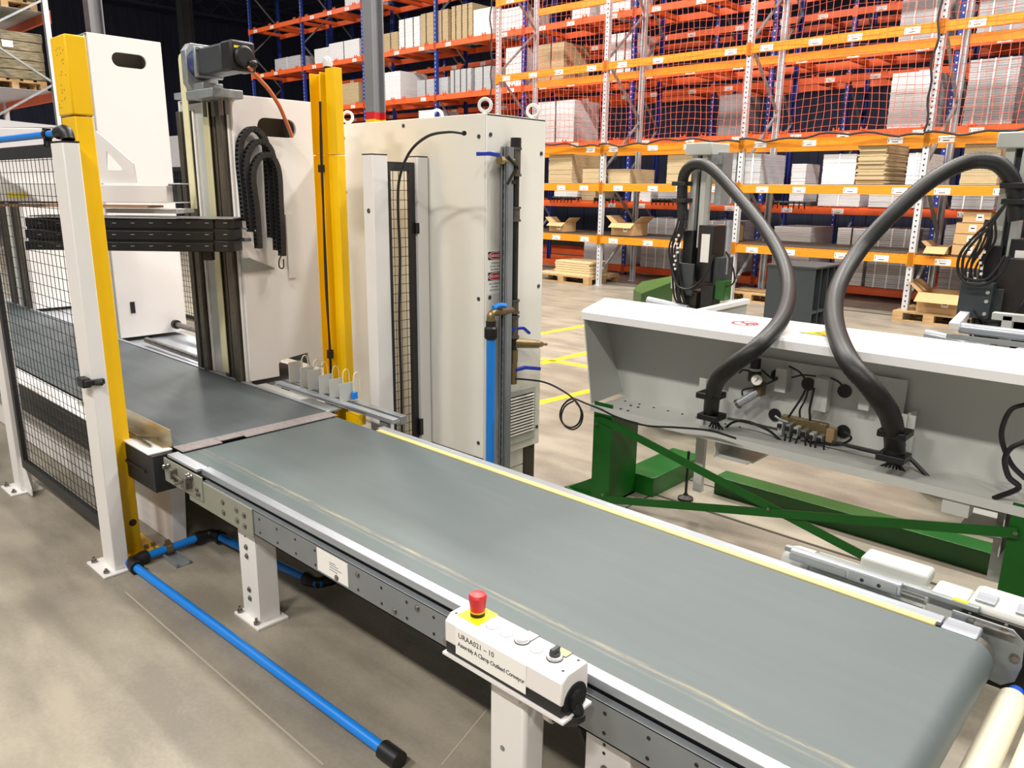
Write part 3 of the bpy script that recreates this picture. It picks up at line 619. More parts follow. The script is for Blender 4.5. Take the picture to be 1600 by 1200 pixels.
# white legs
def leg(x, h=.47):
    mb = MB(); y0 = 1.385; w = .135; d = .09; t = .004
    mb.prism([(x-w/2, 0.012), (x+w/2, 0.012), (x+w/2, h-.02), (x+w/2-.02, h), (x-w/2, h)], 'y', y0, y0+t)
    mb.box(x+w/2-t, y0+t, .012, x+w/2, y0+d, h-.02); mb.box(x-w/2, y0+t, .012, x-w/2+t, y0+d, h)
    l = build('leg', mb, WHITE, cv, bev=.0015)
    mb = MB(); mb.box(x-w/2-.03, y0-.03, 0, x+w/2+.03, y0+d+.02, .012); build('foot_plate', mb, WHITE, l, bev=.002)
    mb = MB()
    for z in (h-.11, h-.15, h-.30, h-.34): bolt(mb, (x-.005, y0, z), (0, -1, 0), .009, .007)
    for dx in (-.075, .06): mb.cyl((x+dx, y0-.015, .012), (x+dx, y0-.015, .04), .006, 8); mb.cyl((x+dx, y0-.015, .014), (x+dx, y0-.015, .024), .012, 6)
    build('leg_bolts', mb, STEEL, l)
    mb = MB()
    for z in (h-.04, h-.065): mb.cyl((x-.01, y0-.0003, z), (x-.01, y0-.0006, z), .005, 10)
    build('leg_holes', mb, BLACK, l)
leg(-2.735, .44); leg(-.94, .44)
mb = MB()
for x in (-2.735, -.94): mb.box(x-.06, 2.18, .01, x+.06, 2.27, .44)
for x in (-2.735, -.94):
    l = MB(); l.box(x-.06, 2.18, .0, x+.06, 2.27, .44); build('leg', l, WHITE, cv, bev=.003)
    l = MB(); l.box(x-.03, 1.5, .36, x+.03, 2.18, .43); build('cross_member', l, WHITE, cv, bev=.003)
# drive motor, gearbox on the far side
dm = thing('drive_motor', 'white geared drive motor on the far side of the conveyor end', 'motor', (-.6, 2.45, .5))
mb = MB(); mb.lathe((-.96, 2.43, .53), (1, 0, 0), [(0, .03), (.015, .05), (.04, .058), (.1, .058)], 24); build('fan_cowl', mb, LGREY, dm)
mb = MB(); mb.lathe((-.86, 2.43, .53), (1, 0, 0), [(0, .052), (.36, .052)], 20)
for k in range(18):
    a = 2*math.pi*k/18; c, s_ = math.cos(a), math.sin(a); mb.obox((-.68, 2.43+.055*c, .53+.055*s_), (.17, 0, 0), (0, .005*c, .005*s_), (0, -.0015*s_, .0015*c))
build('finned_body', mb, LGREY, dm)
mb = MB(); mb.box(-.72, 2.44, .575, -.52, 2.53, .62); build('terminal_box', mb, LGREY, dm, bev=.01)
mb = MB(); mb.box(-.5, 2.37, .47, -.4, 2.5, .6); build('adapter_flange', mb, LGREY, dm, bev=.01)
gb = MB(); gb.box(-.4, 2.36, .42, -.1, 2.52, .62); build('gearbox', gb, LGREY, dm, bev=.02)
mb = MB(); mb.box(-.4, 2.345, .40, -.1, 2.36, .60); build('gearbox_recess', mb, IRON, dm)
mb = MB()
for i in range(3): mb.box(-.385+i*.09, 2.338, .42, -.375+i*.09, 2.346, .60)
build('gearbox_ribs', mb, IRONG, dm, bev=.003)
for i in range(3): mb = MB(); mb.box(-.38+i*.1, 2.38, .62, -.33+i*.1, 2.44, .628); build('gearbox_cap', mb, ALU, dm, bev=.002)
sr = thing('sensor_rail', 'slim aluminium sensor rail beside the drive motor', 'rail', (-.7, 2.34, .58))
mb = MB(); mb.box(-.9, 2.318, .588, -.56, 2.34, .625); build('rail_body', mb, ALU, sr, bev=.003)
mb = MB(); mb.box(-.9, 2.314, .592, -.72, 2.318, .612); mb.box(-.71, 2.314, .59, -.57, 2.318, .615); build('rail_cover', mb, GALV, sr)
mb = MB(); mb.cyl((-.67, 2.3137, .602), (-.67, 2.3132, .602), .006, 10); mb.cyl((-.62, 2.3137, .602), (-.62, 2.3132, .602), .006, 10); build('rail_holes', mb, BLACK, sr)
mb = MB(); mb.box(-.93, 2.345, .60, -.36, 2.365, .618); build('cover_strip', mb, GALV, sr, bev=.003)
mb = MB(); mb.box(-.43, 2.346, .6185, -.39, 2.364, .6195); build('yellow_sticker', mb, LINEY, sr)
# ivory rollers of the next conveyor in the corner
rc = thing('roller_conveyor', 'ivory roller conveyor in the bottom right corner', 'conveyor', (0, 1.8, 0))
for k in range(3):
    x = -.234+k*.085
    mb = MB(); mb.cyl((x, .9, .44), (x, 2.24, .44), .036, 24); r_ = build('roller', mb, ROLLW, rc)
    mb = MB(); mb.cyl((x, 2.24, .44), (x, 2.29, .44), .02, 14); build('blue_bearing_cap', mb, mat('bright_blue_plastic', (45, 105, 235), .4), r_)
mb = MB(); mb.box(-.14, 2.29, .28, .45, 2.31, .47); build('side_frame', mb, LGREY, rc, bev=.003)
mb = MB(); mb.box(-.14, 2.25, .478, .45, 2.33, .484); build('frame_top', mb, LGREY, rc)
for x in (.0, .38): mb = MB(); mb.box(x, 2.24, 0, x+.06, 2.29, .3); build('leg', mb, LGREY, rc)
mb = MB(); mb.box(.1, .85, 0, .16, .9, .5); build('leg', mb, LGREY, rc)
# ------------------------------------------------------------------ inner conveyor (left of the seam)
ic = thing('belt_conveyor', 'darker belt conveyor passing through the white clamp machine', 'conveyor', (-6, 1.8, 0))
o = build('belt', belt_loop(-13, XS-.07, 1.42, 2.235, .585, .055), BELT2, ic, keep=True); o.location = -WL[ic.name]
mb = MB(); mb.box(-13, 1.44, .49, XS-.14, 2.21, .565); build('slider_bed', mb, GALVD, ic)
mb = MB(); mb.box(-13, 2.236, .55, XS-.05, 2.262, .592); build('far_side_strip', mb, ALU, ic, bev=.002)
mb = MB(); mb.box(-13, 1.30, .572, XS-.06, 1.41, .58); build('white_side_flange', mb, WHITE2, ic, bev=.002)
mb = MB(); mb.box(-13, 1.306, .40, XS-.03, 1.32, .572); mb.box(XS-.09, 1.32, .4, XS-.03, 1.40, .572); mb.box(-13, 1.298, .475, XS-.12, 1.306, .485); build('black_side_skirt', mb, BLACKF, ic)
mb = MB(); mb.prism([(-13, .02), (-3.67, .0), (-3.62, .40), (-13, .40)], 'y', 1.47, 1.54); build('white_lower_panel', mb, WHITE2, ic, bev=.003)
mb = MB(); mb.box(-4.55, 1.412, .582, -3.435, 1.416, .664); mb.box(-4.55, 1.38, .581, -3.45, 1.412, .584); build('guide_plate', mb, mat('sheet_steel', (205, 200, 180), .3, .75, var=.12, scale=5), ic)
mb = MB(); mb.cyl((-4.1, 1.37, .59), (-3.5, 1.345, .59), .006, 8); mb.cyl((-3.75, 1.33, .583), (-3.55, 1.40, .60), .006, 8); build('guide_rods', mb, STEEL, ic)
# grey bridge plates at the seam
for a, b, nm in ((1.41, 1.60, 'nearest'), (1.60, 1.72, 'second, set-back'), (1.72, 2.02, 'third'), (2.02, 2.24, 'farthest')):
    mb = MB(); dx = .03 if a in (1.60,) else 0
    mb.box(XS-.055, a+.001, .586, XS+.045-dx, b-.001, .590)
    p = tag(build('comb_plate', mb, mat('speckled_rubber', (150, 142, 142), .7, var=.35, scale=90), bev=0), nm+' speckled grey bridge strip across the belt seam', 'bridge plate', 'bridge strips over the belt seam')
# ------------------------------------------------------------------ guard fence, near side
def fence_post(x0, y0, x1, y1, h, label, gus=True):
    t = thing('fence_post', label, 'post', ((x0+x1)/2, (y0+y1)/2, 0)); mb = MB(); mb.box(x0, y0, .01, x1, y1, h); build('post_tube', mb, WHITE, t, bev=.004)
    mb = MB(); mb.box(x0-.05, y0-.06, 0, x1+.03, y1+.04, .01); p = build('foot_plate', mb, WHITE, t, bev=.002)
    mb = MB(); mb.cyl((x0-.02, y0-.035, .01), (x0-.02, y0-.035, .035), .007, 8); mb.cyl((x0-.02, y0-.035, .01), (x0-.02, y0-.035, .02), .014, 6); mb.cyl((x1-.01, y0-.035, .01), (x1-.01, y0-.035, .03), .007, 8); mb.cyl((x1-.01, y0-.035, .01), (x1-.01, y0-.035, .02), .014, 6); build('anchor_bolts', mb, STEEL, p)
    mb = MB(); mb.box(x0-.001, y0-.001, h, x1+.001, y1+.001, h+.006); build('post_cap', mb, BLACK, t)
    if gus:
        mb = MB(); mb.prism([(x1, .01), (x1+.12, .01), (x1+.12, .05), (x1, .22)], 'y', y0+.02, y0+.026); build('gusset', mb, WHITE, t)
    return t
fp = fence_post(-3.70, 1.15, -3.56, 1.215, 1.915, 'white fence post in front of the near yellow guard', gus=False)
mb = MB(); mb.box(-3.64, 1.115, .888, -3.57, 1.15, .93); mb.box(-3.575, 1.12, .90, -3.545, 1.2, .925); mb.cyl((-3.55, 1.16, .91), (-3.52, 1.18, .912), .012, 8); build('black_clip', mb, BLACK, fp, bev=.004)
fence_post(-5.08, 1.15, -4.95, 1.215, 1.915, 'white fence post at the left edge with a triangular foot gusset')
def mesh_panel(name, label, ax, a0, a1, c, z0, z1, fw, stepa, stepz, grp=None, r=.0016):
    """framed wire panel; ax is the axis it runs along, c the other coordinate"""
    t = thing(name, label, 'fence panel', ((a0+a1)/2, c, z0) if ax == 'x' else (c, (a0+a1)/2, z0), grp)
    def P(a, z, o=0): return (a, c+o, z) if ax == 'x' else (c+o, a, z)
    def bx(mb, a, z, b, z2, th=.012):
        p = P(a, z, -th); q = P(b, z2, th); mb.box(*p, *q)
    for nm, q in (('top_bar', (a0, z1-fw, a1, z1)), ('bottom_bar', (a0, z0, a1, z0+fw)), ('side_bar', (a0, z0+fw, a0+fw*.8, z1-fw)), ('side_bar', (a1-fw*.8, z0+fw, a1, z1-fw))):
        mb = MB(); bx(mb, q[0], q[1], q[2], q[3]); build(nm, mb, BLACKF, t)
    mb = MB(); a = a0+fw*.8+stepa*.6
    while a < a1-fw*.8: mb.cyl(P(a, z0+fw-.005), P(a, z1-fw+.005), r, 5, caps=False); a += stepa
    z = z0+fw+stepz*.5
    while z < z1-fw: mb.cyl(P(a0+.01, z, r*1.8), P(a1-.01, z, r*1.8), r, 5, caps=False); z += stepz
    tag(build('wire_mesh', mb, BLACKF, t), kind='stuff'); return t
mesh_panel('mesh_panel', 'large black wire mesh panel of the near fence at left', 'x', -4.93, -3.705, 1.18, .16, 1.93-.015, .055, .055, .052)
# blue air pipes
def pipe(name, label, pts, r=.019, elbows=(), m=BLUEP):
    t = thing(name, label, 'pipe', pts[0]); mb = MB()
    for a, b in zip(pts, pts[1:]): mb.cyl(a, b, r, 14)
    tag(build('pipe_run', mb, m, t))
    for i in elbows:
        p = Vector(pts[i]); mb = MB(); q = []
        if 0 < i < len(pts)-1:
            d1 = (Vector(pts[i-1])-p).normalized(); d2 = (Vector(pts[i+1])-p).normalized()
            mb.tube([p+d1*.085, p+d1*.06, p+d1*.03, p+(d1+d2)*.008, p+d2*.03, p+d2*.06, p+d2*.085], r*1.4, 12, rad=[r*1.65, r*1.65, r*1.3, r*1.35, r*1.3, r*1.65, r*1.65])
        else:
            d1 = (Vector(pts[1 if i == 0 else i-1])-p).normalized(); mb.tube([p-d1*.03, p, p+d1*.05], r*1.6, 12)
        build('pipe_elbow', mb, BLACK, t)
    return t
pipe('air_pipe', 'blue air pipe running across the floor towards the viewer with black elbows', [(-1.655, 1.265, .03), (-3.56, 1.215, .03), (-3.56, 1.62, .045), (-2.73, 1.70, .045), (-2.73, 2.9, .045)], elbows=(0, 1, 2, 3))
t = thing('pipe_bracket', 'galvanised strut bracket clamping the blue floor pipe', 'bracket', (-3.56, 1.45, 0)); mb = MB()
for dy in (-.03, .03):
    mb.box(-3.66, 1.40+dy-.005, .0, -3.40, 1.40+dy+.005, .02)
mb.box(-3.66, 1.37, 0, -3.40, 1.43, .004); build('strut_channel', mb, GALV, t)
mb = MB(); mb.cyl((-3.56, 1.385, .037), (-3.56, 1.415, .037), .027, 16); mb.box(-3.57, 1.39, .006, -3.55, 1.41, .08); build('pipe_clamp', mb, BRASS, t)
pipe('air_pipe', 'blue air pipe along the top of the near fence at left', [(-5.6, 1.18, 1.955), (-3.63, 1.18, 1.955)], r=.015)
t = thing('pipe_elbow', 'black curved pipe elbow on top of the white fence post', 'elbow', (-3.6, 1.18, 1.92)); mb = MB()
mb.tube(smooth_path([(-3.68, 1.18, 1.955), (-3.63, 1.18, 1.96), (-3.59, 1.18, 1.955), (-3.575, 1.18, 1.925)], 4), .026, 14); build('elbow_body', mb, BLACK, t)
t = thing('pipe_clip', 'black clip holding the blue top pipe to the fence panel', 'clip', (-3.8, 1.18, 1.9)); mb = MB(); mb.box(-3.83, 1.165, 1.905, -3.815, 1.195, 1.98); mb.box(-3.83, 1.165, 1.905, -3.77, 1.172, 1.925); mb.cyl((-3.83, 1.18, 1.955), (-3.80, 1.18, 1.955), .022, 12); build('clip_body', mb, BLACK, t)
# ------------------------------------------------------------------ yellow light-curtain guards
t = thing('yellow_guard_post', 'thick yellow guard post with foot plate standing behind the near white post', 'guard post', (-3.78, 1.29, 0))
mb = MB(); mb.box(-3.86, 1.257, .01, -3.70, 1.33, 2.03); build('lower_cover', mb, YELLOW, t, bev=.004)
mb = MB(); mb.box(-3.866, 1.25, 2.035, -3.694, 1.335, 2.352); build('upper_cap', mb, YELLOW, t, bev=.006)
mb = MB(); mb.box(-3.89, 1.25, 0, -3.66, 1.40, .012); f_ = build('foot_plate', mb, YELLOW, t, bev=.002)
mb = MB(); [mb.cyl((-3.69, y, .01), (-3.69, y, .03), .012, 6) for y in (1.345, 1.38)]; build('anchor_bolts', mb, BRASS, f_)
mb = MB(); mb.cyl((-3.6999, 1.30, .16), (-3.699, 1.30, .16), .018, 14); build('round_hole', mb, mat('hole_brown', (70, 50, 30), .8), t)
mb = MB(); rr = random.Random(2)
for i in range(22):
    x = rr.uniform(-3.85, -3.72); z = rr.uniform(2.06, 2.3); mb.box(x, 1.2494, z, x+.004, 1.25, z+.006)
tag(build('scuff_marks', mb, INK, t), kind='stuff')
def uguard(x, y, w, d, h, label, hollow):
    t = thing('yellow_guard_post', label, 'guard post', (x, y, 0))
    for nm, z0, z1 in (('lower_cover', .01, 1.92), ('upper_cover', 1.925, h)):
        mb = MB(); k = .004
        if hollow:   # open channel facing the viewer
            mb.box(x-w/2, y+d-k, z0, x+w/2, y+d, z1); mb.box(x-w/2, y, z0, x-w/2+k, y+d, z1); mb.box(x+w/2-k, y, z0, x+w/2, y+d, z1)
        else: mb.box(x-w/2, y, z0, x+w/2, y+d, z1)
        build(nm, mb, YELLOW, t, bev=.002)
    mb = MB(); mb.box(x-w/2-.03, y-.03, 0, x+w/2+.03, y+d+.03, .01); build('foot_plate', mb, YELLOW, t)
    return t
uguard(-3.835, 2.535, .10, .06, 2.352, 'left one of the twin yellow guards, open channel with cable', True)
uguard(-3.728, 2.56, .085, .05, 2.37, 'right one of the twin yellow guards with flat face', False)
mb = MB(); mb.tube(smooth_path([(-3.785, 2.53, 2.2), (-3.782, 2.52, 1.7), (-3.795, 2.52, 1.2), (-3.78, 2.52, .75), (-3.785, 2.52, .1)], 6), .006, 6); mb.tube(smooth_path([(-3.78, 2.53, 2.2), (-3.785, 2.52, 1.9), (-3.775, 2.515, 1.3), (-3.79, 2.52, .6), (-3.78, 2.52, .1)], 6), .005, 6)
mb.box(-3.795, 2.505, 1.83, -3.775, 2.535, 1.87); mb.box(-3.795, 2.505, .78, -3.77, 2.535, .83)
tag(build('black_cable', mb, BLACK), 'black cable running down between the twin yellow guards', 'cable')
t = thing('beacon_lamp', 'small clear dome beacon on top of the twin yellow guards', 'lamp', (-3.81, 2.6, 2.35)); mb = MB(); mb.cyl((-3.80, 2.60, 2.3), (-3.80, 2.60, 2.385), .02, 14); build('beacon_base', mb, BLACK, t)
mb = MB(); mb.lathe((-3.80, 2.60, 2.385), (0, 0, 1), [(0, .026), (.03, .026), (.045, .02), (.053, .008)], 18); build('clear_dome', mb, CLEAR, t)
# ------------------------------------------------------------------ far fence next to the cabinet
def post2(x0, y0, x1, y1, label):
    t = thing('fence_post', label, 'post', ((x0+x1)/2, (y0+y1)/2, 0)); mb = MB(); mb.box(x0, y0, .01, x1, y1, 1.92); build('post_tube', mb, WHITE, t, bev=.003)
    mb = MB(); mb.box(x0, y0, 1.92, x1, y1, 1.926); build('post_cap', mb, BLACK, t); mb = MB(); mb.box(x0-.03, y0-.03, 0, x1+.03, y1+.03, .01); build('foot_plate', mb, WHITE, t); return t
p_ = post2(-3.52, 2.60, -3.43, 2.70, 'white fence post with one bolt just right of the twin yellow guards')
mb = MB(); bolt(mb, (-3.475, 2.60, 1.63), (0, -1, 0), .01, .006); build('bolt', mb, STEEL, p_)
post2(-3.53, 2.915, -3.44, 3.0-.005, 'white fence post standing against the cream cabinet front')
mesh_panel('mesh_panel', 'narrow black framed mesh panel between two white posts before the cabinet', 'y', 2.705, 2.91, -3.47, .16, 1.89, .045, .04, .052, r=.0018)
mb = MB(); mb.box(-3.46, 2.9, 1.50, -3.44, 2.925, 1.56); mb.box(-3.46, 2.9, .30, -3.435, 2.925, .40)
tag(build('panel_latch', mb, BLACK), 'black latches between the narrow mesh panel and the right post', 'latch')
cab = [(628, 678, 3), (627, 600, 3), (624, 500, 3), (625, 400, 3), (622, 330, 3), (624, 280, 3), (640, 238, 0), (668, 213, 0), (700, 206, 0), (724, 208, 0)]
pts = []
for i, (a, b, c_) in enumerate(cab): pts.append(py(a, b, 2.74 - (0 if i < 6 else .05*(i-5))))
mb = MB(); mb.tube(smooth_path(pts, 6), .0075, 8); mb.cyl(pts[-1], pts[-1]+(pts[-1]-pts[-2]).normalized()*.012, .011, 8)
tag(build('black_cable', mb, BLACK), 'black cable climbing the narrow mesh panel and curving off in front of the cabinet', 'cable')
# ------------------------------------------------------------------ cream electrical cabinet
X0, X1_, Y0, Y1_, ZB, ZT = -4.32, -2.99, 3.005, 3.48, .22, 2.135
t = thing('electrical_cabinet', 'tall cream electrical cabinet with eye bolts behind the conveyor', 'cabinet', ((X0+X1_)/2, (Y0+Y1_)/2, 0))
mb = MB(); mb.box(X0, Y0+.02, ZB, X1_-.02, Y1_, ZT-.01); build('body', mb, CREAM, t)
mb = MB(); mb.box(X0, Y0, ZB+.01, X1_-.008, Y0+.02, ZT); build('front_panel', mb, CREAM, t, bev=.004)
mb = MB(); mb.box(X1_-.02, Y0+.006, ZB, X1_, Y1_+.005, ZT); build('side_panel', mb, CREAM, t, bev=.004)
mb = MB(); mb.box(X0, Y0+.005, ZT-.01, X1_, Y1_, ZT); build('roof_panel', mb, CREAM, t)
for nm, z0, z1 in (('plinth_panel', .01, .105), ('plinth_panel', .112, .215)): mb = MB(); mb.box(X0, Y0+.03, z0, X1_-.02, Y1_-.12, z1); build(nm, mb, CREAM, t)
mb = MB(); mb.box(X1_-.09, Y1_-.115, 0, X1_-.015, Y1_-.02, ZB); mb.box(X1_-.12, Y0+.03, 0, X1_-.012, Y0+.06, ZB); build('dark_foot', mb, mat('dark_bronze', (58, 52, 42), .6), t)
mb = MB()
for x, z in ((-3.04, 2.02), (-3.04, 1.16), (-3.04, .32), (-3.66, 2.10), (-4.25, 1.72), (-4.25, 2.05), (-3.47, 1.33)): mb.cyl((x, Y0, z), (x, Y0-.004, z), .011, 14)
for y, z in ((3.04, 2.03), (3.45, 1.95), (3.04, 1.17), (3.45, 1.2), (3.04, .32), (3.46, .33)): mb.cyl((X1_, y, z), (X1_+.004, y, z), .011, 14)
tag(build('panel_screws', mb, DGREY, t), kind='stuff')
for x, y in ((-4.25, 3.04), (-3.04, 3.05), (-3.03, 3.42), (-3.7, 3.3)):
    mb = MB(); n = 20; mb.cyl((x, y, ZT), (x, y, ZT+.02), .014, 12)
    R_ = .032; ring = [(x+R_*math.cos(2*math.pi*k/n)*.8, y+R_*math.cos(2*math.pi*k/n)*.6, ZT+.045+R_*math.sin(2*math.pi*k/n)) for k in range(n+1)]; mb.tube(ring, .009, 8); build('eye_bolt', mb, WHITE, t)
v = MB(); v.box(X1_, 3.15, .27, X1_+.012, 3.43, .60); v_ = build('vent_frame', v, LGREY, t, bev=.004)
mb = MB(); mb.box(X1_+.0122, 3.165, .32, X1_+.013, 3.41, .565); build('vent_gap', mb, INK, v_)
for i in range(13): mb = MB(); mb.obox((X1_+.017, 3.2875, .33+i*.0186), (0, .1215, 0), (.004, 0, -.0035), (.0012, 0, .0014)); build('louvre', mb, CREAM, v_)
# danger placard on the side of the cabinet (printed, flat)
plc = MB(); plc.box(X1_, 3.022, 1.185, X1_+.0015, 3.142, 1.425); pl_ = build('danger_placard', plc, PAPER, t); xx = X1_+.0016
for z0, w_ in ((1.375, 'DANGER'), (1.262, 'PELIGRO')):
    mb = MB(); mb.box(xx-.0001, 3.025, z0, xx+.0004, 3.139, z0+.045); build('black_band', mb, INK, pl_)
    mb = MB(); mb.add([(xx+.0008, 3.082+.054*math.cos(2*math.pi*k/28), z0+.0225+.0205*math.sin(2*math.pi*k/28)) for k in range(28)], [tuple(range(28))]); build('white_ellipse', mb, PAPER, pl_)
    mb = MB(); mb.add([(xx+.0011, 3.082+.051*math.cos(2*math.pi*k/28), z0+.0225+.018*math.sin(2*math.pi*k/28)) for k in range(28)], [tuple(range(28))]); build('red_ellipse', mb, REDP, pl_)
    text('placard_text', w_, .022, (xx+.0014, 3.082, z0+.015), (0, 1, 0), (0, 0, 1), PAPER, pl_, align='CENTER')
for z0, lines in ((1.353, ('COMPRESSED', 'DO NOT OPEN', 'DISCONNECT', 'AND BLEED')), (1.24, ('AIRE COMPRIMIDO', 'NO ABRIR', 'DESCONECTAR'))):
    for i, s_ in enumerate(lines): text('placard_text', s_, .012, (xx, 3.082, z0-i*.0175), (0, 1, 0), (0, 0, 1), INK, pl_, align='CENTER')
# strut post, iron pipe, valves
t = thing('strut_post', 'galvanised slotted strut post in front of the cabinet corner', 'post', (-2.93, 3.1, 0)); mb = MB(); x0, x1, y0, y1 = -2.962, -2.922, 3.09, 3.15
mb.box(x0, y0+.012, 0, x1, y0+.015, 1.97); mb.box(x0, y0, 0, x0+.003, y1, 1.97); mb.box(x1-.003, y0, 0, x1, y1, 1.97); mb.box(x0, y0, 0, x0+.012, y0+.003, 1.97); mb.box(x1-.012, y0, 0, x1, y0+.003, 1.97); build('strut_channel', mb, GALVD, t)
mb = MB(); z = .05
while z < 1.9: mb.box(x0+.014, y0+.0105, z, x1-.014, y0+.012, z+.03); z += .05
tag(build('slots', mb, BLACK, t), kind='stuff')
mb = MB(); mb.bar((-2.918, 3.10, 1.78), (-2.918, 3.17, 1.87), .008, .012); mb.bar((-2.918, 3.10, 1.92), (-2.918, 3.18, 1.86), .008, .012); mb.box(-2.96, 3.135, 1.78, -2.92, 3.17, 1.80); build('pipe_hanger', mb, IRON, t)
t = thing('iron_pipe', 'vertical black iron air pipe with ball valves behind the strut post', 'pipe', (-2.93, 3.2, .6)); PX, PY = -2.945, 3.19
mb = MB(); mb.cyl((PX, PY, .78), (PX, PY, 1.96), .021, 16); build('pipe_run', mb, IRON, t)
mb = MB(); mb.cyl((PX, PY, 1.96), (PX, PY, 2.02), .029, 10); build('pipe_cap', mb, BLACK, t)
for a, b in ((1.82, 1.97), (1.58, 1.66), (1.07, 1.15), (.93, 1.06)):
    mb = MB(); mb.cyl((PX, PY, a), (PX, PY, b), .027, 14); mb.cyl((PX, PY, b-.012), (PX, PY, b), .033, 14); mb.cyl((PX, PY, a), (PX, PY, a+.012), .033, 14); build('coupling', mb, IRONG, t)
mb = MB(); mb.cyl((PX, PY, .79), (PX, PY, .86), .027, 8); mb.cyl((PX, PY, .66), (PX, PY, .79), .024, 14); build('drain_valve', mb, BRASS, t)
def lever(pts, nm='lever', m=BLUEH, w=.022):
    mb = MB()
    for a, b in zip(pts, pts[1:]): mb.bar(a, b, .02, w*.9)
    return mb
build('valve_lever', lever([(PX+.02, PY, .745), (PX+.03, PY+.07, .75), (PX+.04, PY+.19, .725)]), BLUEH, t, bev=.002)
mb = MB(); mb.cyl((PX, PY, .90), (PX+.04, PY+.17, .875), .03, 14, r2=.024); mb.cyl((PX+.04, PY+.17, .875), (PX+.045, PY+.2, .872), .017, 6); mb.cyl((PX+.045, PY+.2, .872), (PX+.05, PY+.235, .868), .009, 10); build('side_valve', mb, BRASS, t)
build('valve_lever', lever([(PX, PY-.06, .985), (PX+.03, PY+.05, .985), (PX+.04, PY+.09, .95)], w=.016), BLUEH, t)
mb = MB(); mb.cyl((PX, PY, 1.90), (PX, PY-.12, 1.90), .018, 12); mb.cyl((PX, PY-.08, 1.90), (PX, PY-.13, 1.90), .026, 8); build('upper_valve', mb, BRASS, t)
build('valve_lever', lever([(PX+.01, PY-.14, 1.925), (PX+.01, PY-.21, 1.93), (PX+.01, PY-.30, 1.925)]), BLUEH, t, bev=.002)
mb = MB(); mb.tube(smooth_path([(-2.915, 2.975, 1.02), (-2.915, 2.975, 1.08), (-2.918, 3.0, 1.10), (-2.93, 3.06, 1.095), (PX, PY, 1.09)], 4), .022, 12); build('brass_elbow', mb, BRASS, t)
mb = MB(); mb.tube(smooth_path([(-2.91, 2.99, 1.125), (-2.91, 3.03, 1.135), (-2.90, 3.075, 1.13)], 4), .014, 8); build('bright_blue_lever', mb, BLUEP, t)
t = thing('air_pipe', 'vertical blue air pipe in front of the cabinet corner', 'pipe', (-2.915, 2.975, 0)); mb = MB(); mb.cyl((-2.915, 2.975, 0.02), (-2.915, 2.975, .97), .024, 18); build('pipe_run', mb, BLUEP, t); mb = MB(); mb.lathe((-2.915, 2.975, .955), (0, 0, 1), [(0, .03), (.01, .036), (.06, .036), (.07, .028), (.1, .028)], 18); build('coupling_nut', mb, BLACK, t)
c = [(806, 592), (822, 593), (850, 597), (875, 608), (897, 624), (908, 642), (905, 660), (893, 668), (880, 662), (875, 648), (881, 632), (895, 623), (915, 630), (940, 640)]
mb = MB(); mb.tube(smooth_path([py(a, b, 3.19+.012*i) for i, (a, b) in enumerate(c)], 6), .0055, 7)
c2 = [(940, 640), (965, 652), (1010, 665), (1060, 668), (1110, 673), (1150, 685)]
mb.tube(smooth_path([py(a, b, 3.36) for a, b in c2], 6), .0055, 7); mb.tube(smooth_path([py(a+2, b+3, 3.37) for a, b in c[4:12]], 6), .005, 7)
tag(build('looped_hose', mb, BLACK), 'thin black hose looping from the drain valve to the green bench', 'hose')
# ------------------------------------------------------------------ push-button box
cx0, cx1 = -1.365, -.965
t = thing('control_box', 'white push button box with red emergency stop on the near conveyor side', 'control box', (-1.165, 1.27, .54))
mb = MB(); mb.prism([(1.225, .585), (1.325, .585), (1.325, .655), (1.318, .662), (1.245, .662), (1.225, .645)], 'x', cx0, cx1); build('lid', mb, WHITE2, t, bev=.004)
mb = MB(); mb.box(cx0+.002, 1.227, .553, cx1-.002, 1.323, .585); build('black_base', mb, BLACK, t, bev=.002)
mb = MB(); mb.box(cx0-.005, 1.22, .545, cx1+.01, 1.33, .552); mb.box(-1.2, 1.25, .5, -1.12, 1.36, .545); build('mounting_plate', mb, WHITE, t)
mb = MB(); mb.cyl((cx1-.003, 1.275, .585), (cx1+.003, 1.275, .585), .042, 24); mb.cyl((cx1+.003, 1.275, .585), (cx1+.012, 1.275, .585), .024, 20); build('black_end_gland', mb, BLACK, t)
zt = .662; yc = 1.283
mb = MB(); mb.box(-1.338, 1.245, zt, -1.262, 1.321, zt+.0015); build('yellow_plate', mb, LINEY, t)
mb = MB(); mb.cyl((-1.30, yc, zt), (-1.30, yc, zt+.012), .02, 22); build('button_collar', mb, BLACK, t)
mb = MB(); mb.cyl((-1.30, yc, zt+.012), (-1.30, yc, zt+.016), .02, 22); build('button_ring', mb, YELLOW, t)
mb = MB(); mb.lathe((-1.30, yc, zt+.016), (0, 0, 1), [(0, .02), (.03, .023), (.04, .024), (.046, .02), (.048, .01)], 26); build('emergency_stop_button', mb, RED, t)
ds = mat('blank_cap_white', (205, 204, 208), .4)
for x in (-1.235, -1.185, -1.085): mb = MB(); mb.cyl((x, 1.272, zt), (x, 1.272, zt+.0004), .0168, 26); build('cap_gap', mb, DGREY, t); mb = MB(); mb.lathe((x, 1.272, zt-.001), (0, 0, 1), [(0, .0155), (.0015, .0155), (.0022, .014)], 26); build('blanking_cap', mb, ds, t)
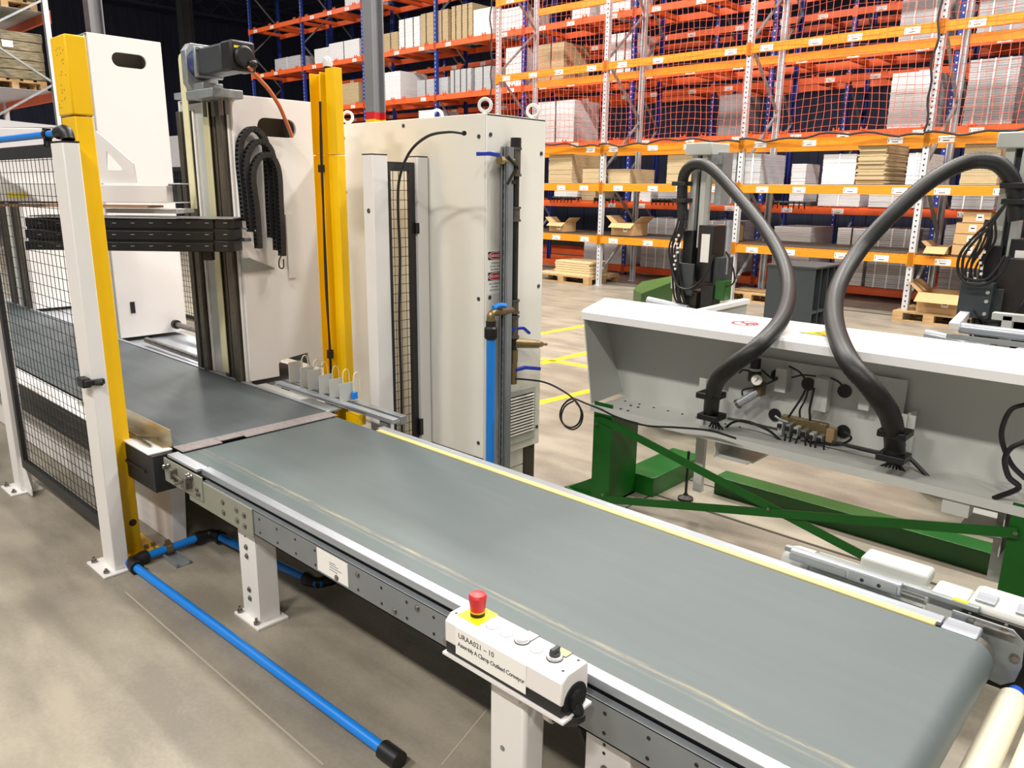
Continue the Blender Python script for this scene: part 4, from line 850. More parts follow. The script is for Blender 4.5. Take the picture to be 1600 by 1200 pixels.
mb = MB(); mb.lathe((-1.135, 1.276, zt), (0, 0, 1), [(0, .019), (.004, .019), (.005, .016), (.01, .016), (.012, .012)], 26); mb.box(-1.152, 1.29, zt, -1.118, 1.32, zt+.002); build('white_push_button', mb, ds, t); mb = MB(); mb.cyl((-1.135, 1.276, zt), (-1.135, 1.276, zt+.0015), .021, 26); mb.box(-1.154, 1.288, zt, -1.116, 1.322, zt+.0012); mb.cyl((-1.03, 1.276, zt), (-1.03, 1.276, zt+.0015), .021, 26); mb.box(-1.047, 1.294, zt, -1.010, 1.322, zt+.0012); build('button_gasket', mb, DGREY, t)
mb = MB(); mb.lathe((-1.03, 1.276, zt), (0, 0, 1), [(0, .019), (.008, .019), (.009, .016)], 26); build('selector_collar', mb, ds, t)
mb = MB(); mb.cyl((-1.03, 1.276, zt+.008), (-1.03, 1.276, zt+.016), .014, 18); mb.box(-1.036, 1.262, zt+.014, -1.024, 1.29, zt+.028); build('selector_knob', mb, DGREY, t, bev=.002)
mb = MB(); mb.box(-1.045, 1.296, zt, -1.012, 1.32, zt+.002); build('selector_label', mb, BELTY, t)
mb = MB()
for x in (cx0+.018, cx1-.018):
    for y in (1.25, 1.308): mb.cyl((x, y, zt), (x, y, zt+.001), .004, 8)
build('lid_screws', mb, DGREY, t)
lp = MB(); lp.box(-1.322, 1.2238, .566, -1.075, 1.2248, .645); lb = build('printed_label', lp, PAPER, t)
text('label_text', 'URAA021 – 10', .021, (-1.312, 1.2236, .617), (1, 0, 0), (0, 0, 1), INK, lb)
text('label_text', 'Assembly A Clamp Outfeed Conveyor', .0175, (-1.314, 1.2236, .593), (1, 0, 0), (0, 0, 1), INK, lb, space=.86)
t = thing('pedestal_post', 'white pedestal post carrying the push button box', 'post', (-1.17, 1.3, 0)); mb = MB(); mb.box(-1.235, 1.262, .01, -1.11, 1.345, .543); mb2 = mb
build('post_tube', mb, WHITE, t, bev=.012); mb = MB(); mb.box(-1.25, 1.25, 0, -1.09, 1.36, .01); build('foot_plate', mb, WHITE, t)
mb = MB(); bolt(mb, (-1.185, 1.262, .33), (0, -1, 0), .006, .003); build('post_screw', mb, GALV, t)
mb = MB(); mb.tube(smooth_path([(-.962, 1.275, .575), (-.955, 1.277, .545), (-.97, 1.28, .52), (-1.02, 1.275, .505), (-1.06, 1.30, .50)], 6), .015, 10); mb.cyl((-.957, 1.275, .55), (-.957, 1.275, .535), .021, 12)
mb.tube(smooth_path([(-1.06, 1.30, .50), (-1.04, 1.37, .45), (-1.02, 1.42, .32), (-.98, 1.47, .12), (-.85, 1.5, .03)], 6), .009, 8)
cb = tag(build('control_cable', mb, BLACK), 'black cable and gland hanging from the right end of the button box', 'cable')
mb = MB(); mb.cyl((-1.045, 1.272, .503), (-1.022, 1.268, .506), .0158, 12); build('cable_tag', mb, PAPER, cb)
# ------------------------------------------------------------------ white clamp machine: three columns beyond the belt
def column(xf, wx, zt, y0, y1, slot, notch, label, rails=True):
    t = thing('machine_column', label, 'machine column', (xf-wx/2, (y0+y1)/2, .55)); cy, cz, L, r = slot
    mb = MB(); mb.slotplate('x', xf-.02, xf, y0, y1, .82, zt, cy, cz, L, r); mb.prism([(y0, .6), (y0+.19, .6), (y0+.19, .68), (y0+.21, .70), (y0+.40, .72), (y0+.42, .62), (y1, .62), (y1, .82), (y0, .82)] if notch else [(y0, .59), (y1, .59), (y1, .82), (y0, .82)], 'x', xf-.02, xf)
    build('side_panel', mb, WHITE2, t)
    mb = MB(); mb.box(xf-wx, y1-.02, .6, xf-.02, y1, zt); build('rear_panel', mb, WHITE2, t)
    mb = MB(); mb.box(xf-wx, y0, .6, xf-wx+.02, y1-.02, zt-.001); mb.box(xf-wx, y0, zt, xf-.005, y1, zt+.004); build('side_panel', mb, WHITE2, t)  # second box is a roof added to keep light out of the column interior
    mb = MB(); mb.box(xf-wx*.5, y0+.02, .7, xf-wx*.5+.01, y1-.03, zt-.02); build('inner_panel', mb, mat('interior_shade_tone', (205, 198, 186), .7), t)  # interior shade behind the slot is put into this panel's darker tone
    mb = MB(); mb.box(xf-wx+.021, y0, .58, xf-.021, y0+.012, zt-.02); build('front_plate', mb, LGREY, t)
    for dx, w, pr_, m, nm in ((.035, .05, .03, RAILST, 'guide_rail'), (.085, .018, .015, ALU, 'bright_strip'), (.135, .055, .035, RAILST, 'guide_rail'), (.19, .02, .012, WHITE2, 'bright_strip'), (.41, .04, .03, RAILST, 'guide_rail'), (.455, .03, .02, RAILST, 'guide_rail'), (.50, .02, .014, ALU, 'bright_strip'), (.55, .07, .035, RAILST, 'guide_rail'), (.61, .018, .012, WHITE2, 'bright_strip')):
        x = xf-wx+dx+.01; mb = MB(); mb.box(x-w/2, y0-pr_, .56, x+w/2, y0, zt-.01-(.05 if dx < .2 else 0)); g = build(nm, mb, m, t, bev=.002)
        if nm == 'guide_rail':
            s = MB(); z = .65
            while z < zt-.1: s.cyl((x, y0-pr_, z), (x, y0-pr_-.0015, z), .006, 8); z += .12
            tag(build('rail_screws', s, IRONG, g), kind='stuff')
    return t
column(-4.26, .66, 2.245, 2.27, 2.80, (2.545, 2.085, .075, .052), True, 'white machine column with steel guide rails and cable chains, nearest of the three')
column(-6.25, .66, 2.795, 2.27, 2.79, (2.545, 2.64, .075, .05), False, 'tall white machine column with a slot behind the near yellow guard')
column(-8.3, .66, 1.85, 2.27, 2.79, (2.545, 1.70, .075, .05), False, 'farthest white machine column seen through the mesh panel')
mb = MB(); a = px(203, 472, -6.248); b = px(212, 489, -6.248); mb.box(-6.2495, a.y, b.z, -6.246, b.y, a.z); tag(build('black_cutout_patch', mb, BLACK), 'small black patch for the dark cutout low on the tall white column', 'cutout patch')  # flat black patch paints the dark inside of a cutout
# servo drive on the nearest column
t = thing('servo_motor', 'dark servo motor with steel gearbox on top of the nearest column', 'motor', (-4.2, 2.2, 2.25))
mb = MB(); mb.prism([(2.10, 2.30), (2.13, 2.26), (2.25, 2.26), (2.28, 2.30), (2.28, 2.47), (2.25, 2.51), (2.13, 2.51), (2.10, 2.47)], 'x', -4.47, -4.41); build('gearbox_plate', mb, GALV, t, bev=.004)
mb = MB(); mb.cyl((-4.41, 2.19, 2.405), (-4.35, 2.19, 2.405), .085, 26, r2=.075); build('blue_ring', mb, mat('navy_ring', (50, 60, 110), .4), t)
mb = MB(); mb.box(-4.35, 2.11, 2.325, -4.325, 2.27, 2.485); build('motor_flange', mb, GALV, t, bev=.008)
mb = MB(); mb.box(-4.325, 2.125, 2.335, -4.06, 2.255, 2.475); build('motor_body', mb, DGREY, t, bev=.014)
mb = MB(); mb.box(-4.06, 2.12, 2.33, -3.95, 2.26, 2.478); mb.cyl((-3.95, 2.19, 2.4), (-3.925, 2.19, 2.4), .055, 22); mb.box(-3.99, 2.2, 2.35, -3.90, 2.245, 2.385); build('motor_end_cap', mb, BLACK, t, bev=.012)
mb = MB(); mb.box(-4.0, 2.14, 2.4785, -3.97, 2.18, 2.4795); mb.box(-3.9495, 2.14, 2.44, -3.949, 2.17, 2.452); build('yellow_sticker', mb, LINEY, t)
mb = MB()
for y in (2.125, 2.255):
    for z in (2.34, 2.47): mb.cyl((-4.325, y, z), (-4.31, y, z), .009, 8)
build('flange_bolts', mb, STEEL, t)
mb = MB(); mb.box(-4.47, 2.11, 2.215, -4.16, 2.29, 2.26); mb.box(-4.45, 2.13, 2.26, -4.3, 2.25, 2.30); build('motor_bracket', mb, GALV, t, bev=.004)
mb = MB()
for x in (-4.44, -4.34, -4.25, -4.18): mb.cyl((x, 2.2, 2.13), (x, 2.2, 2.215), .012, 8)
build('spacer_rods', mb, STEEL, t)
t = thing('servo_motor', 'small dark blue servo motor hanging behind the cream belt', 'motor', (-4.75, 2.25, 2.28)); mb = MB(); mb.box(-4.76, 2.25, 2.28, -4.63, 2.34, 2.50); build('motor_body', mb, mat('navy_motor', (46, 52, 72), .45), t, bev=.012)
mb = MB(); mb.box(-4.79, 2.235, 2.44, -4.755, 2.3, 2.50); build('motor_plug', mb, DGREY, t); mb = MB(); mb.box(-4.79, 2.19, 2.245, -4.50, 2.35, 2.28); build('mounting_plate', mb, ALU, t)
t = thing('timing_belt', 'broad cream timing belt hanging down the nearest column', 'belt', (-4.57, 2.14, 1.5)); mb = MB(); mb.box(-4.545, 2.12, 1.62, -4.475, 2.125, 2.44); mb.box(-4.545, 2.235, .62, -4.475, 2.24, 2.42); mb.cyl((-4.545, 2.18, 2.43), (-4.475, 2.18, 2.43), .06, 20); build('belt_band', mb, CREAMB, t)
c = [(388, 103), (400, 118), (420, 140), (436, 165), (447, 190), (456, 213)]
mb = MB(); mb.tube(smooth_path([py(a, b, 2.2+.08*i) for i, (a, b) in enumerate(c)], 5), .011, 8); tag(build('orange_cable', mb, COPPER), 'orange cable arching from the servo motor into the column slot', 'cable')
# cable chains
def chain(pts, xo, label):
    path = smooth_path([px(a, b, -4.235+xo) for a, b in pts], 10)
    # even steps
    q = [path[0]]; acc = 0
    for a, b in zip(path, path[1:]):
        L = (b-a).length; 
        while acc+L >= .024:
            s = (.024-acc)/L; a = a+(b-a)*s; q.append(a.copy()); L = (b-a).length; acc = 0
            if L < 1e-6: break
        acc += L
    t = thing('cable_chain', label, 'cable chain', q[0], 'black cable chains on the nearest column'); mb = MB()
    for a, b in zip(q, q[1:]):
        d = (b-a).normalized(); n = Vector((1, 0, 0)); s = d.cross(n).normalized(); c = (a+b)/2
        mb.obox(c+n*.019, d*.0125, s*.015, n*.003); mb.obox(c-n*.019, d*.0125, s*.015, n*.003)
        mb.obox(c+s*.012+d*.003, d*.006, s*.002, n*.018); mb.obox(c-s*.012+d*.003, d*.006, s*.002, n*.018)
        mb.obox(c+s*.0145, d*.004, s*.0012, n*.019, 0)
    tag(build('chain_links', mb, mat('chain_plastic', (40, 41, 44), .5, var=.2, scale=30), t), kind='stuff')
    m2 = MB(); m2.tube([p for p in q], .009, 6); build('inner_cables', m2, BLACK, t)
    return t
chain([(383, 345), (379, 300), (374, 250), (376, 220), (388, 203), (402, 204), (414, 222), (418, 260), (421, 320), (424, 372)], .02, 'black cable chain, uppermost of three nested loops')
chain([(392, 362), (388, 310), (383, 265), (387, 238), (400, 222), (415, 225), (425, 245), (428, 290), (431, 340), (433, 392)], .05, 'black cable chain, middle of three nested loops')
chain([(404, 388), (400, 330), (394, 280), (398, 256), (411, 242), (425, 247), (434, 270), (437, 320), (440, 370), (441, 400)], .08, 'black cable chain, lowest and frontmost of three nested loops')
mb = MB(); mb.tube(smooth_path([px(440, 398, -4.17), px(436, 408, -4.17), px(437, 418, -4.17), px(443, 418, -4.17), px(443, 405, -4.17)], 5), .004, 6); tag(build('cable_loop', mb, BLACK), 'thin black cable loop under the frontmost chain', 'cable')
mb = MB(); a = px(446, 335, -4.255); b = px(458, 434, -4.255); mb.box(-4.258, a.y, b.z, -4.25, b.y+.02, a.z); tag(build('white_sheet_strip', mb, WHITE2), 'narrow bright sheet strip on the nearest column right of the chains', 'sheet strip')
mb = MB(); mb.prism([(2.25, 1.345), (2.30, 1.345), (2.46, 1.275), (2.46, 1.265), (2.25, 1.265)], 'x', -4.25, -4.24); mb.box(-4.24, 2.26, 1.44, -4.2, 2.3, 1.46); mb.cyl((-4.24, 2.25, 1.52), (-4.15, 2.32, 1.5), .006, 8)
tag(build('chain_bracket', mb, GALV, bev=.002), 'light metal bracket joining the black arm to the cable chains', 'bracket')
# black padded clamp arm and white carriage, set at an angle across the belt
RH = Vector((_r.x, _r.y, 0)).normalized(); FH = Vector((_f.x, _f.y, 0)).normalized(); ARM = Vector((-4.20, 2.10, 0))
def pn(x, y, off=0.): d = ray(x, y); tt = ((ARM+FH*off-CC).dot(FH))/d.dot(FH); return CC+d*tt
def slab(mb, xa, ya, xb, yb, o0, o1, mi=0):
    """upright block in the carriage's own plane: corners measured at its front face"""
    p = pn(xa, ya, o0); q = pn(xb, yb, o0); u = (q-p).dot(RH); z0, z1 = min(p.z, q.z), max(p.z, q.z)
    c = p+RH*u/2; c = Vector((c.x, c.y, (z0+z1)/2))+FH*(o1-o0)/2
    return mb.obox(c, RH*abs(u)/2, FH*(o1-o0)/2, Vector((0, 0, (z1-z0)/2)), mi)
t = thing('clamp_arm', 'black padded clamp arm of three stacked bars crossing the belt', 'clamp arm', pn(200, 393))
for k in range(3):
    mb = MB(); y0 = 340.5+k*18; slab(mb, 38, y0, 334, y0+17.4, 0, .16); b_ = build('padded_bar', mb, BLACK, t, bev=.003)
    mb = MB(); p = pn(335, y0); q = pn(364, y0+17.4); u = (q-p).dot(RH); zz0, zz1 = q.z, p.z
    vs = []
    for z in (zz0, zz1):
        for (du, dw) in ((0, 0), (u*.75, 0), (u, .03), (u, .16), (0, .16)): c = p+RH*du+FH*dw; vs.append((c.x, c.y, z))
    mb.add(vs, [(4, 3, 2, 1, 0), (5, 6, 7, 8, 9)]+[(i, (i+1) % 5, 5+(i+1) % 5, 5+i) for i in range(5)]); build('end_cap', mb, BLACK, b_, bev=.003)
    mb = MB()
    for i in range(11): x = 62+i*29; slab(mb, x-3, y0+7.6, x+3, y0+8.3, -.001, 0)
    build('slot_marks', mb, LGREY, b_)
mb = MB(); slab(mb, 40, 342, 345, 392.5, .012, .15); build('inner_web', mb, BLACK, t)
mb = MB(); slab(mb, 45, 338.5, 364, 340.5, -.01, .18); build('top_plate', mb, ALU, t)
mb = MB(); slab(mb, 316, 393, 331, 407, .05, .1); build('cable_socket', mb, BLACK, t)
t = thing('white_carriage', 'white welded carriage with triangular bracket above the black clamp arm', 'carriage', pn(150, 318))
mb = MB(); slab(mb, -60, 286, 262, 317.5, .02, .16); build('box_beam', mb, WHITE2, t, bev=.003)
mb = MB(); slab(mb, 262, 286, 281, 288, .02, .16); slab(mb, 262, 316, 281, 317.5, .02, .16); slab(mb, 279.5, 286, 281, 317, .14, .16); build('open_beam_end', mb, WHITE2, t)
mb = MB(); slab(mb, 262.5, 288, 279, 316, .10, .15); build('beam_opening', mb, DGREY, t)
def gus(ps, o0, o1):
    A = [pn(a, b, o0) for a, b in ps]; Bk = [p+FH*(o1-o0) for p in A]; n = len(A); m = MB()
    m.add(A+Bk, [tuple(range(n-1, -1, -1)), tuple(range(n, 2*n))]+[(i, (i+1) % n, n+(i+1) % n, n+i) for i in range(n)]); return m
out = [(100, 286), (100, 196), (150, 205), (208, 255), (213, 286)]; h1 = [(166, 266), (166, 236), (190, 262), (191, 266)]
mb = MB()
for pl_ in ([(100, 286), (100, 196), (150, 205), (166, 218), (166, 286)], [(166, 266), (191, 266), (213, 286), (166, 286)], [(166, 236), (166, 218), (208, 255), (190, 262)], [(190, 262), (208, 255), (213, 286), (191, 266)]):
    g = gus(pl_, .05, .065); mb.add(g.v, g.f)
build('triangular_bracket', mb, WHITE2, t)
mb = MB(); slab(mb, -90, 197, 96, 318, .08, .5); build('hood_box', mb, WHITE2, t, bev=.01)
mb = gus([(-90, 175), (20, 189), (96, 197), (96, 199), (-90, 199)], .08, .5); build('hood_slope', mb, WHITE2, t)
mb = MB(); slab(mb, 10, 301, 42, 308.5, .017, .02); build('yellow_sticker', mb, LINEY, t)
mb = MB(); slab(mb, -40, 318.3, 231, 325.5, .0, .2); tag(build('wooden_board', mb, mat('brown_board', (176, 138, 108), .7, var=.15, scale=8), bev=.001), 'brown wooden board lying under the white carriage', 'board')
mb = MB(); slab(mb, 165, 326, 276, 334, .1, .35); tag(build('white_plate', mb, WHITE2), 'thin white plate between wooden board and black arm', 'plate')
# guide shafts and bed between the columns
t = thing('guide_shafts', 'pair of round steel guide shafts between the white columns', 'guide shaft', (-5.4, 2.5, .6))
mb = MB(); mb.cyl((-6.0, 2.36, .60), (-4.92, 2.33, .60), .022, 16); build('shaft', mb, STEEL, t); mb = MB(); mb.cyl((-6.2, 2.68, .66), (-4.92, 2.66, .66), .022, 16); build('shaft', mb, STEEL, t)
mb = MB(); mb.cyl((-6.21, 2.68, .66), (-6.17, 2.68, .66), .036, 18); build('shaft_collar', mb, BLACK, t)
t = thing('machine_bed', 'bright machine bed under the steel guide shafts', 'machine bed', (-6.9, 2.5, 0)); mb = MB(); mb.box(-9.5, 2.265, .54, -4.3, 2.78, .56); build('bed_plate', mb, ALU, t)
mb = MB(); mb.box(-9.5, 2.3, 0, -4.3, 2.75, .54); build('base_panel', mb, WHITE2, t)
mb = MB(); a = px(85, 458, -7.2); mb.box(-7.35, 2.40, .56, -7.1, 2.55, .76); mb.cyl((-7.1, 2.47, .70), (-7.05, 2.47, .70), .03, 10); mb.cyl((-7.1, 2.47, .62), (-7.05, 2.47, .62), .03, 10); tag(build('slide_block', mb, mat('oily_black', (52, 46, 42), .5), bev=.004), 'dark slide block on the bed beyond the mesh panel', 'slide block')
# far mesh fence behind the machine
mesh_panel('mesh_panel', 'grey wire fence panel far behind the machine between the columns', 'x', -10.9, -8.9, 4.6, .01, 1.98, .05, .07, .07, r=.003)
mb = MB(); mb.box(-10.9, 4.59, 1.98, -8.9, 4.62, 2.36); 
tag(build('ribbed_sheet', mb, mat('pale_sheet', (214, 214, 214), .5, var=.1, scale=3, stretch=(8, 1, .5))), 'pale sheet panel above the far mesh fence', 'sheet panel')
# pneumatic plate comb beside the seam
t = thing('aluminium_rail', 'aluminium rail along the far belt edge carrying grey sensor plates', 'rail', (-3.5, 2.36, .58))
mb = MB(); mb.box(-4.1, 2.335, .59, -2.98, 2.375, .615); mb.box(-4.1, 2.375, .585, -2.98, 2.381, .605); build('rail_body', mb, ALU, t, bev=.002)
mb = MB(); mb.box(-4.08, 2.333, .60, -3.2, 2.3345, .603); build('rail_groove', mb, DGREY, t)
mb = MB(); mb.box(-4.05, 2.345, .54, -4.0, 2.37, .59); mb.box(-3.1, 2.345, .4, -3.04, 2.37, .59); build('rail_support', mb, GALVD, t)
mb = MB(); mb.box(-4.2, 2.262, .580, -3.72, 2.33, .588); tag(build('cover_strip', mb, LGREY), 'pale cover strip beside the dark belt left of the seam', 'cover strip')
mb = MB(); mb.box(-3.71, 2.262, .578, -3.42, 2.335, .586); tag(build('cover_strip', mb, GALV), 'steel cover strip beside the dark belt at the seam', 'cover strip')
for i, (a, b) in enumerate([(452, 597), (470, 605), (482, 609), (499, 616), (515, 622), (531, 628)]):
    p = pz(a, b, .615); x, y = p.x, p.y
    pt = thing('sensor_plate', ['farthest', 'second farthest', 'third farthest', 'third nearest', 'second nearest', 'nearest'][i]+' of six grey sensor plates standing on the aluminium rail', 'sensor plate', (x, y, .6), 'grey sensor plates on the rail')
    mb = MB(); mb.box(x, y, .612, x+.004, y+.095, .735-.004*i); build('plate', mb, LGREY, pt)
    mb = MB(); mb.box(x+.006, y+.07, .62, x+.03, y+.10, .66); build('blue_valve', mb, BLUEP if i in (0, 2, 5) else DGREY, pt, bev=.003)
    mb = MB(); mb.tube(smooth_path([(x+.015, y+.085, .66), (x+.013, y+.085, .74), (x+.012, y+.105, .765), (x+.012, y+.125, .74), (x+.012, y+.125, .65)], 5), .003, 6); build('clear_tube', mb, CREAMB, pt)
mb = MB(); mb.box(-4.12, 2.42, .56, -3.02, 2.46, .605); tag(build('mounting_bar', mb, GALV, bev=.002), 'pale mounting bar under the grey sensor plates', 'bar')
mb = MB(); mb.box(-3.42, 2.36, .50, -3.32, 2.42, .56); tag(build('yellow_bracket', mb, YELLOW), 'yellow bracket piece under the rail at the seam', 'bracket')
# ------------------------------------------------------------------ green bench with white trough
YF, YB = 3.41, 3.76
zt = py(909, 484, YF).z; zf = 1.052; xr = .75
t = thing('machine_bench', 'long white trough housing on green legs right of the cabinet', 'machine', (-1.0, 3.6, 0))
BL = pz(945.6, 465, zt); xl = py(909, 484, YF).x
mb = MB()
def hoodsec(x_front, x_back):
    return [(x_front, YF, zf), (x_front, YF, zt-.012), (x_front, YF+.012, zt), (x_back, BL.y, zt), (x_back, BL.y, zt-.05), (x_back+.0, BL.y-.02, zt-.05), (x_back, BL.y-.02, zt-.012), (x_front, YF+.015, zt-.012), (x_front, YF+.008, zt-.02), (x_front, YF+.008, zf)]
A = hoodsec(xl, BL.x); Bq = hoodsec(xr, xr); n = len(A)
mb.add(A+Bq, [(i, (i+1) % n, n+(i+1) % n, n+i) for i in range(n)]+[tuple(range(n-1, -1, -1)), tuple(range(n, 2*n))]); build('white_hood', mb, HOODW, t)
zl = .575; zb = .535; xb0 = py(922, 640, YF).x
E1 = [(xl+.01, YF+.004, zf), (xb0, YF+.004, zl), (xb0-.03, YB, zl), (xl-.13, YB, zt-.012), (xl+.01, YF+.01, zt-.012)]
mb = MB(); n = 5; mb.add(E1+[(a+.008, b, c) for a, b, c in E1], [tuple(range(n)), tuple(range(2*n-1, n-1, -1))]+[(i, n+i, n+(i+1) % n, (i+1) % n) for i in range(n)]); build('end_plate', mb, LGREY, t)
mb = MB(); mb.box(xl-.12, YB, zl-.02, xr, YB+.012, zt-.012); build('rear_wall', mb, LGREY, t)
mb = MB(); mb.prism([(YF, zb), (YF, zl+.0), (YF+.012, zl), (YF+.012, zb+.02), (YB, zb+.02), (YB, zb)], 'x', xb0, xr); build('trough_floor', mb, LGREY, t)
mb = MB(); mb.box(xr, YF, zb, xr+.01, YB, zt-.02); build('end_plate', mb, LGREY, t)
mb = MB()
for i in range(9): p = py(985+22*i, 642+7.2*i, 3.72); mb.cyl((p.x, 3.66, zb+.02), (p.x, 3.66, zb+.023), .007, 8)
for i in range(4): mb.cyl((-2.4+.05*(i % 2), 3.5+.1*(i//2), zb+.02), (-2.4+.05*(i % 2), 3.5+.1*(i//2), zb+.024), .008, 8)
tag(build('trough_screws', mb, DGREY, t), kind='stuff')
def gleg(x0, x1, nm='leg'):
    mb = MB(); mb.box(x0, YF+.002, .0, x1, YF+.01, zb+.05 if x0 > -1 else zb+.06); mb.box(x1-.008, YF+.01, 0, x1, YF+.27, zb); mb.box(x0, YF+.01, 0, x0+.008, YF+.27, zb); return build(nm, mb, GREEN, t)
L0 = py(925, 720, YF); L1_ = py(950, 780, YF); gx0, gx1 = L0.x, L1_.x; gleg(gx0, gx1)
R0 = py(1562, 900, YF); gleg(R0.x, R0.x+.15)
def brace(a, b, w, o, nm='cross_brace'):
    p = py(*a, YF-.004-o); q = py(*b, YF-.004-o); mb = MB(); mb.bar(p, q, .006, w, up=(0, 0, 1)); return build(nm, mb, GREEN, t)
brace((935, 652), (1415, 903), .042, .0); brace((945, 780), (1590, 833), .042, .008)
mb = MB()
for a, b in ((932, 662), (942, 773), (1201, 795), (1587, 833)): p = py(a, b, YF-.016); mb.cyl(p, p+V(0, -.006, 0), .009, 12)
build('brace_bolts', mb, STEEL, t)
fz = MB(); fz.prism([(gx0-.22, YF+.03), (gx0, YF-.0), (gx1, YF-.02), (gx1, YF+.62), (gx0-.1, YF+.62)], 'z', 0, .012); build('foot_plate', fz, GREEN, t)
fz = MB(); fz.add([(gx0-.2, YF+.04, .012), (gx0, YF+.04, .012), (gx0, YF+.04, .13), (gx0-.2, YF+.05, .012), (gx0, YF+.05, .012), (gx0, YF+.05, .13)], [(0, 1, 2), (5, 4, 3), (0, 2, 5, 3), (0, 3, 4, 1), (1, 4, 5, 2)]); build('foot_gusset', fz, GREEN, t)
cf = MB(); a = pz(990, 765); b = pz(1040, 748); cf.box(gx1-.1, YF+.28, 0, gx1+.12, YF+.85, .12); build('cross_foot', cf, GREEN, t, bev=.004)
mb = MB(); mb.cyl((-2.12, 3.8, .03), (-2.12, 3.8, .30), .008, 8); mb.lathe((-2.12, 3.8, 0), (0, 0, 1), [(0, .045), (.015, .045), (.03, .015), (.04, .012)], 18); build('levelling_foot', mb, IRON, t)
bb0 = pz(1400, 855); bb1 = pz(1558, 903); yb_ = (bb0.y+bb1.y)/2; ztb = py(1562.5, 868.75, yb_+.0).z
mb = MB(); mb.box(-2.05, yb_, 0, .9, yb_+.14, max(.1, ztb)); build('base_beam', mb, GREEN, t, bev=.004)
for x in (-1.98, -.55):
    mb = MB(); mb.box(x, 3.62, .15, x+.05, 3.65, zb); q = build('support_bracket', mb, LGREY, t)
mb = MB(); p = py(1075, 690, 3.6); mb.box(-1.78, 3.45, .44, -1.6, 3.78, .445); mb.box(-1.78, 3.45, .44, -1.775, 3.78, .535); mb.box(-1.6, 3.5, .435, -1.595, 3.78, .445); build('chute_plate', mb, LGREY, t)
mb = MB(); mb.box(-.66, 3.45, .40, -.5, 3.75, .406); mb.box(-.50, 3.45, .33, -.495, 3.75, .535); mb.box(-.72, 3.42, .47, -.62, 3.5, .535); build('chute_plate', mb, LGREY, t)
# stickers on the hood top
def on_top(a, b): return pz(a, b, zt+.0015)
c = on_top(1164, 505); mb = MB(); R_ = .068; n = 32
for k in range(n):
    a0, a1 = 2*math.pi*k/n, 2*math.pi*(k+1)/n
    mb.add([c+V(R_*math.cos(a), R_*math.sin(a), 0) for a in (a0, a1)]+[c+V(R_*.78*math.cos(a), R_*.78*math.sin(a), 0) for a in (a1, a0)]+[c+V(q_*math.cos(a), q_*math.sin(a), -.001) for q_, a in ((R_, a0), (R_, a1), (R_*.78, a1), (R_*.78, a0))], [(0, 1, 2, 3), (7, 6, 5, 4), (0, 4, 5, 1), (2, 6, 7, 3)])
mb.bar(c+V(-.043, .043, 0), c+V(.043, -.043, 0), .011, .0006); s_ = build('prohibition_sticker', mb, REDP, t)
mb = MB(); mb.bar(c+V(-.035, -.005, -.0001), c+V(.01, .005, -.0001), .007, .0004); mb.bar(c+V(.0, .0, -.0001), c+V(.045, .018, -.0001), .028, .0004); build('hand_symbol', mb, INK, s_)
c = on_top(1282, 521); mb = MB(); mb.prism([(c.x-.085, c.y-.05), (c.x+.075, c.y-.05), (c.x+.0, c.y+.085)], 'z', c.z-.0004, c.z); w_ = build('warning_triangle', mb, INK, t)
mb = MB(); mb.prism([(c.x-.072, c.y-.043), (c.x+.063, c.y-.043), (c.x+.0, c.y+.07)], 'z', c.z, c.z+.0004); build('yellow_field', mb, LINEY, w_)
mb = MB(); mb.bar(c+V(-.022, -.01, .0006), c+V(.025, -.02, .0006), .011, .0003); mb.bar(c+V(.0, .02, .0006), c+V(-.022, -.01, .0006), .009, .0003); build('hand_symbol', mb, INK, w_)
# pneumatics in the trough
def wp(a, b, o=0.): return py(a, b, YB-.03-o)
mb = MB(); a = wp(1140, 588); b = wp(1404, 700); mb.box(a.x, YB-.03, zl+.0, b.x, YB-.027, .93); mp_ = build('mounting_panel', mb, LGREY, t)
for a, b in ((1215, 587), (1263, 600), (1320, 611), (1211, 648), (1318, 674)):
    p = wp(a, b, .002); mb = MB(); mb.cyl(p, p+V(0, -.006, 0), .033, 24); build('cable_grommet', mb, BLACK, mp_)
for a, b, c_, d in ((1219, 572, 1233, 612), (1279, 587, 1296, 642)):
    p = wp(a, b, .01); q = wp(c_, d, .01); mb = MB(); mb.box(p.x, YB-.09, q.z, q.x, YB-.035, p.z); build('support_arm', mb, LGREY, mp_, bev=.003)
rg = thing('air_regulator', 'pressure regulator with round gauge in the white trough', 'regulator', wp(1185, 590)); p = wp(1180, 575, .06)
mb = MB(); mb.cyl((p.x, p.y, p.z+.0), (p.x, p.y, p.z+.05), .026, 18); build('black_knob', mb, BLACK, rg); mb = MB(); mb.cyl((p.x, p.y, p.z-.012), (p.x, p.y, p.z), .033, 18); build('knob_ring', mb, LGREY, rg)
mb = MB(); mb.box(p.x-.025, p.y-.025, p.z-.07, p.x+.025, p.y+.03, p.z-.012); build('regulator_body', mb, DGREY, rg, bev=.004)
g = V(p.x+.028, p.y-.03, p.z-.05); mb = MB(); mb.cyl(g, g+V(.006, -.014, 0), .03, 26); gg = build('gauge_case', mb, BRASS, rg); mb = MB(); mb.cyl(g+V(.006, -.014, 0), g+V(.0065, -.0152, 0), .026, 26); build('gauge_face', mb, PAPER, gg); mb = MB(); mb.bar(g+V(.0, -.0165, -.01), g+V(.016, -.0165, .012), .003, .002, up=(0, 1, 0)); build('gauge_needle', mb, INK, gg)
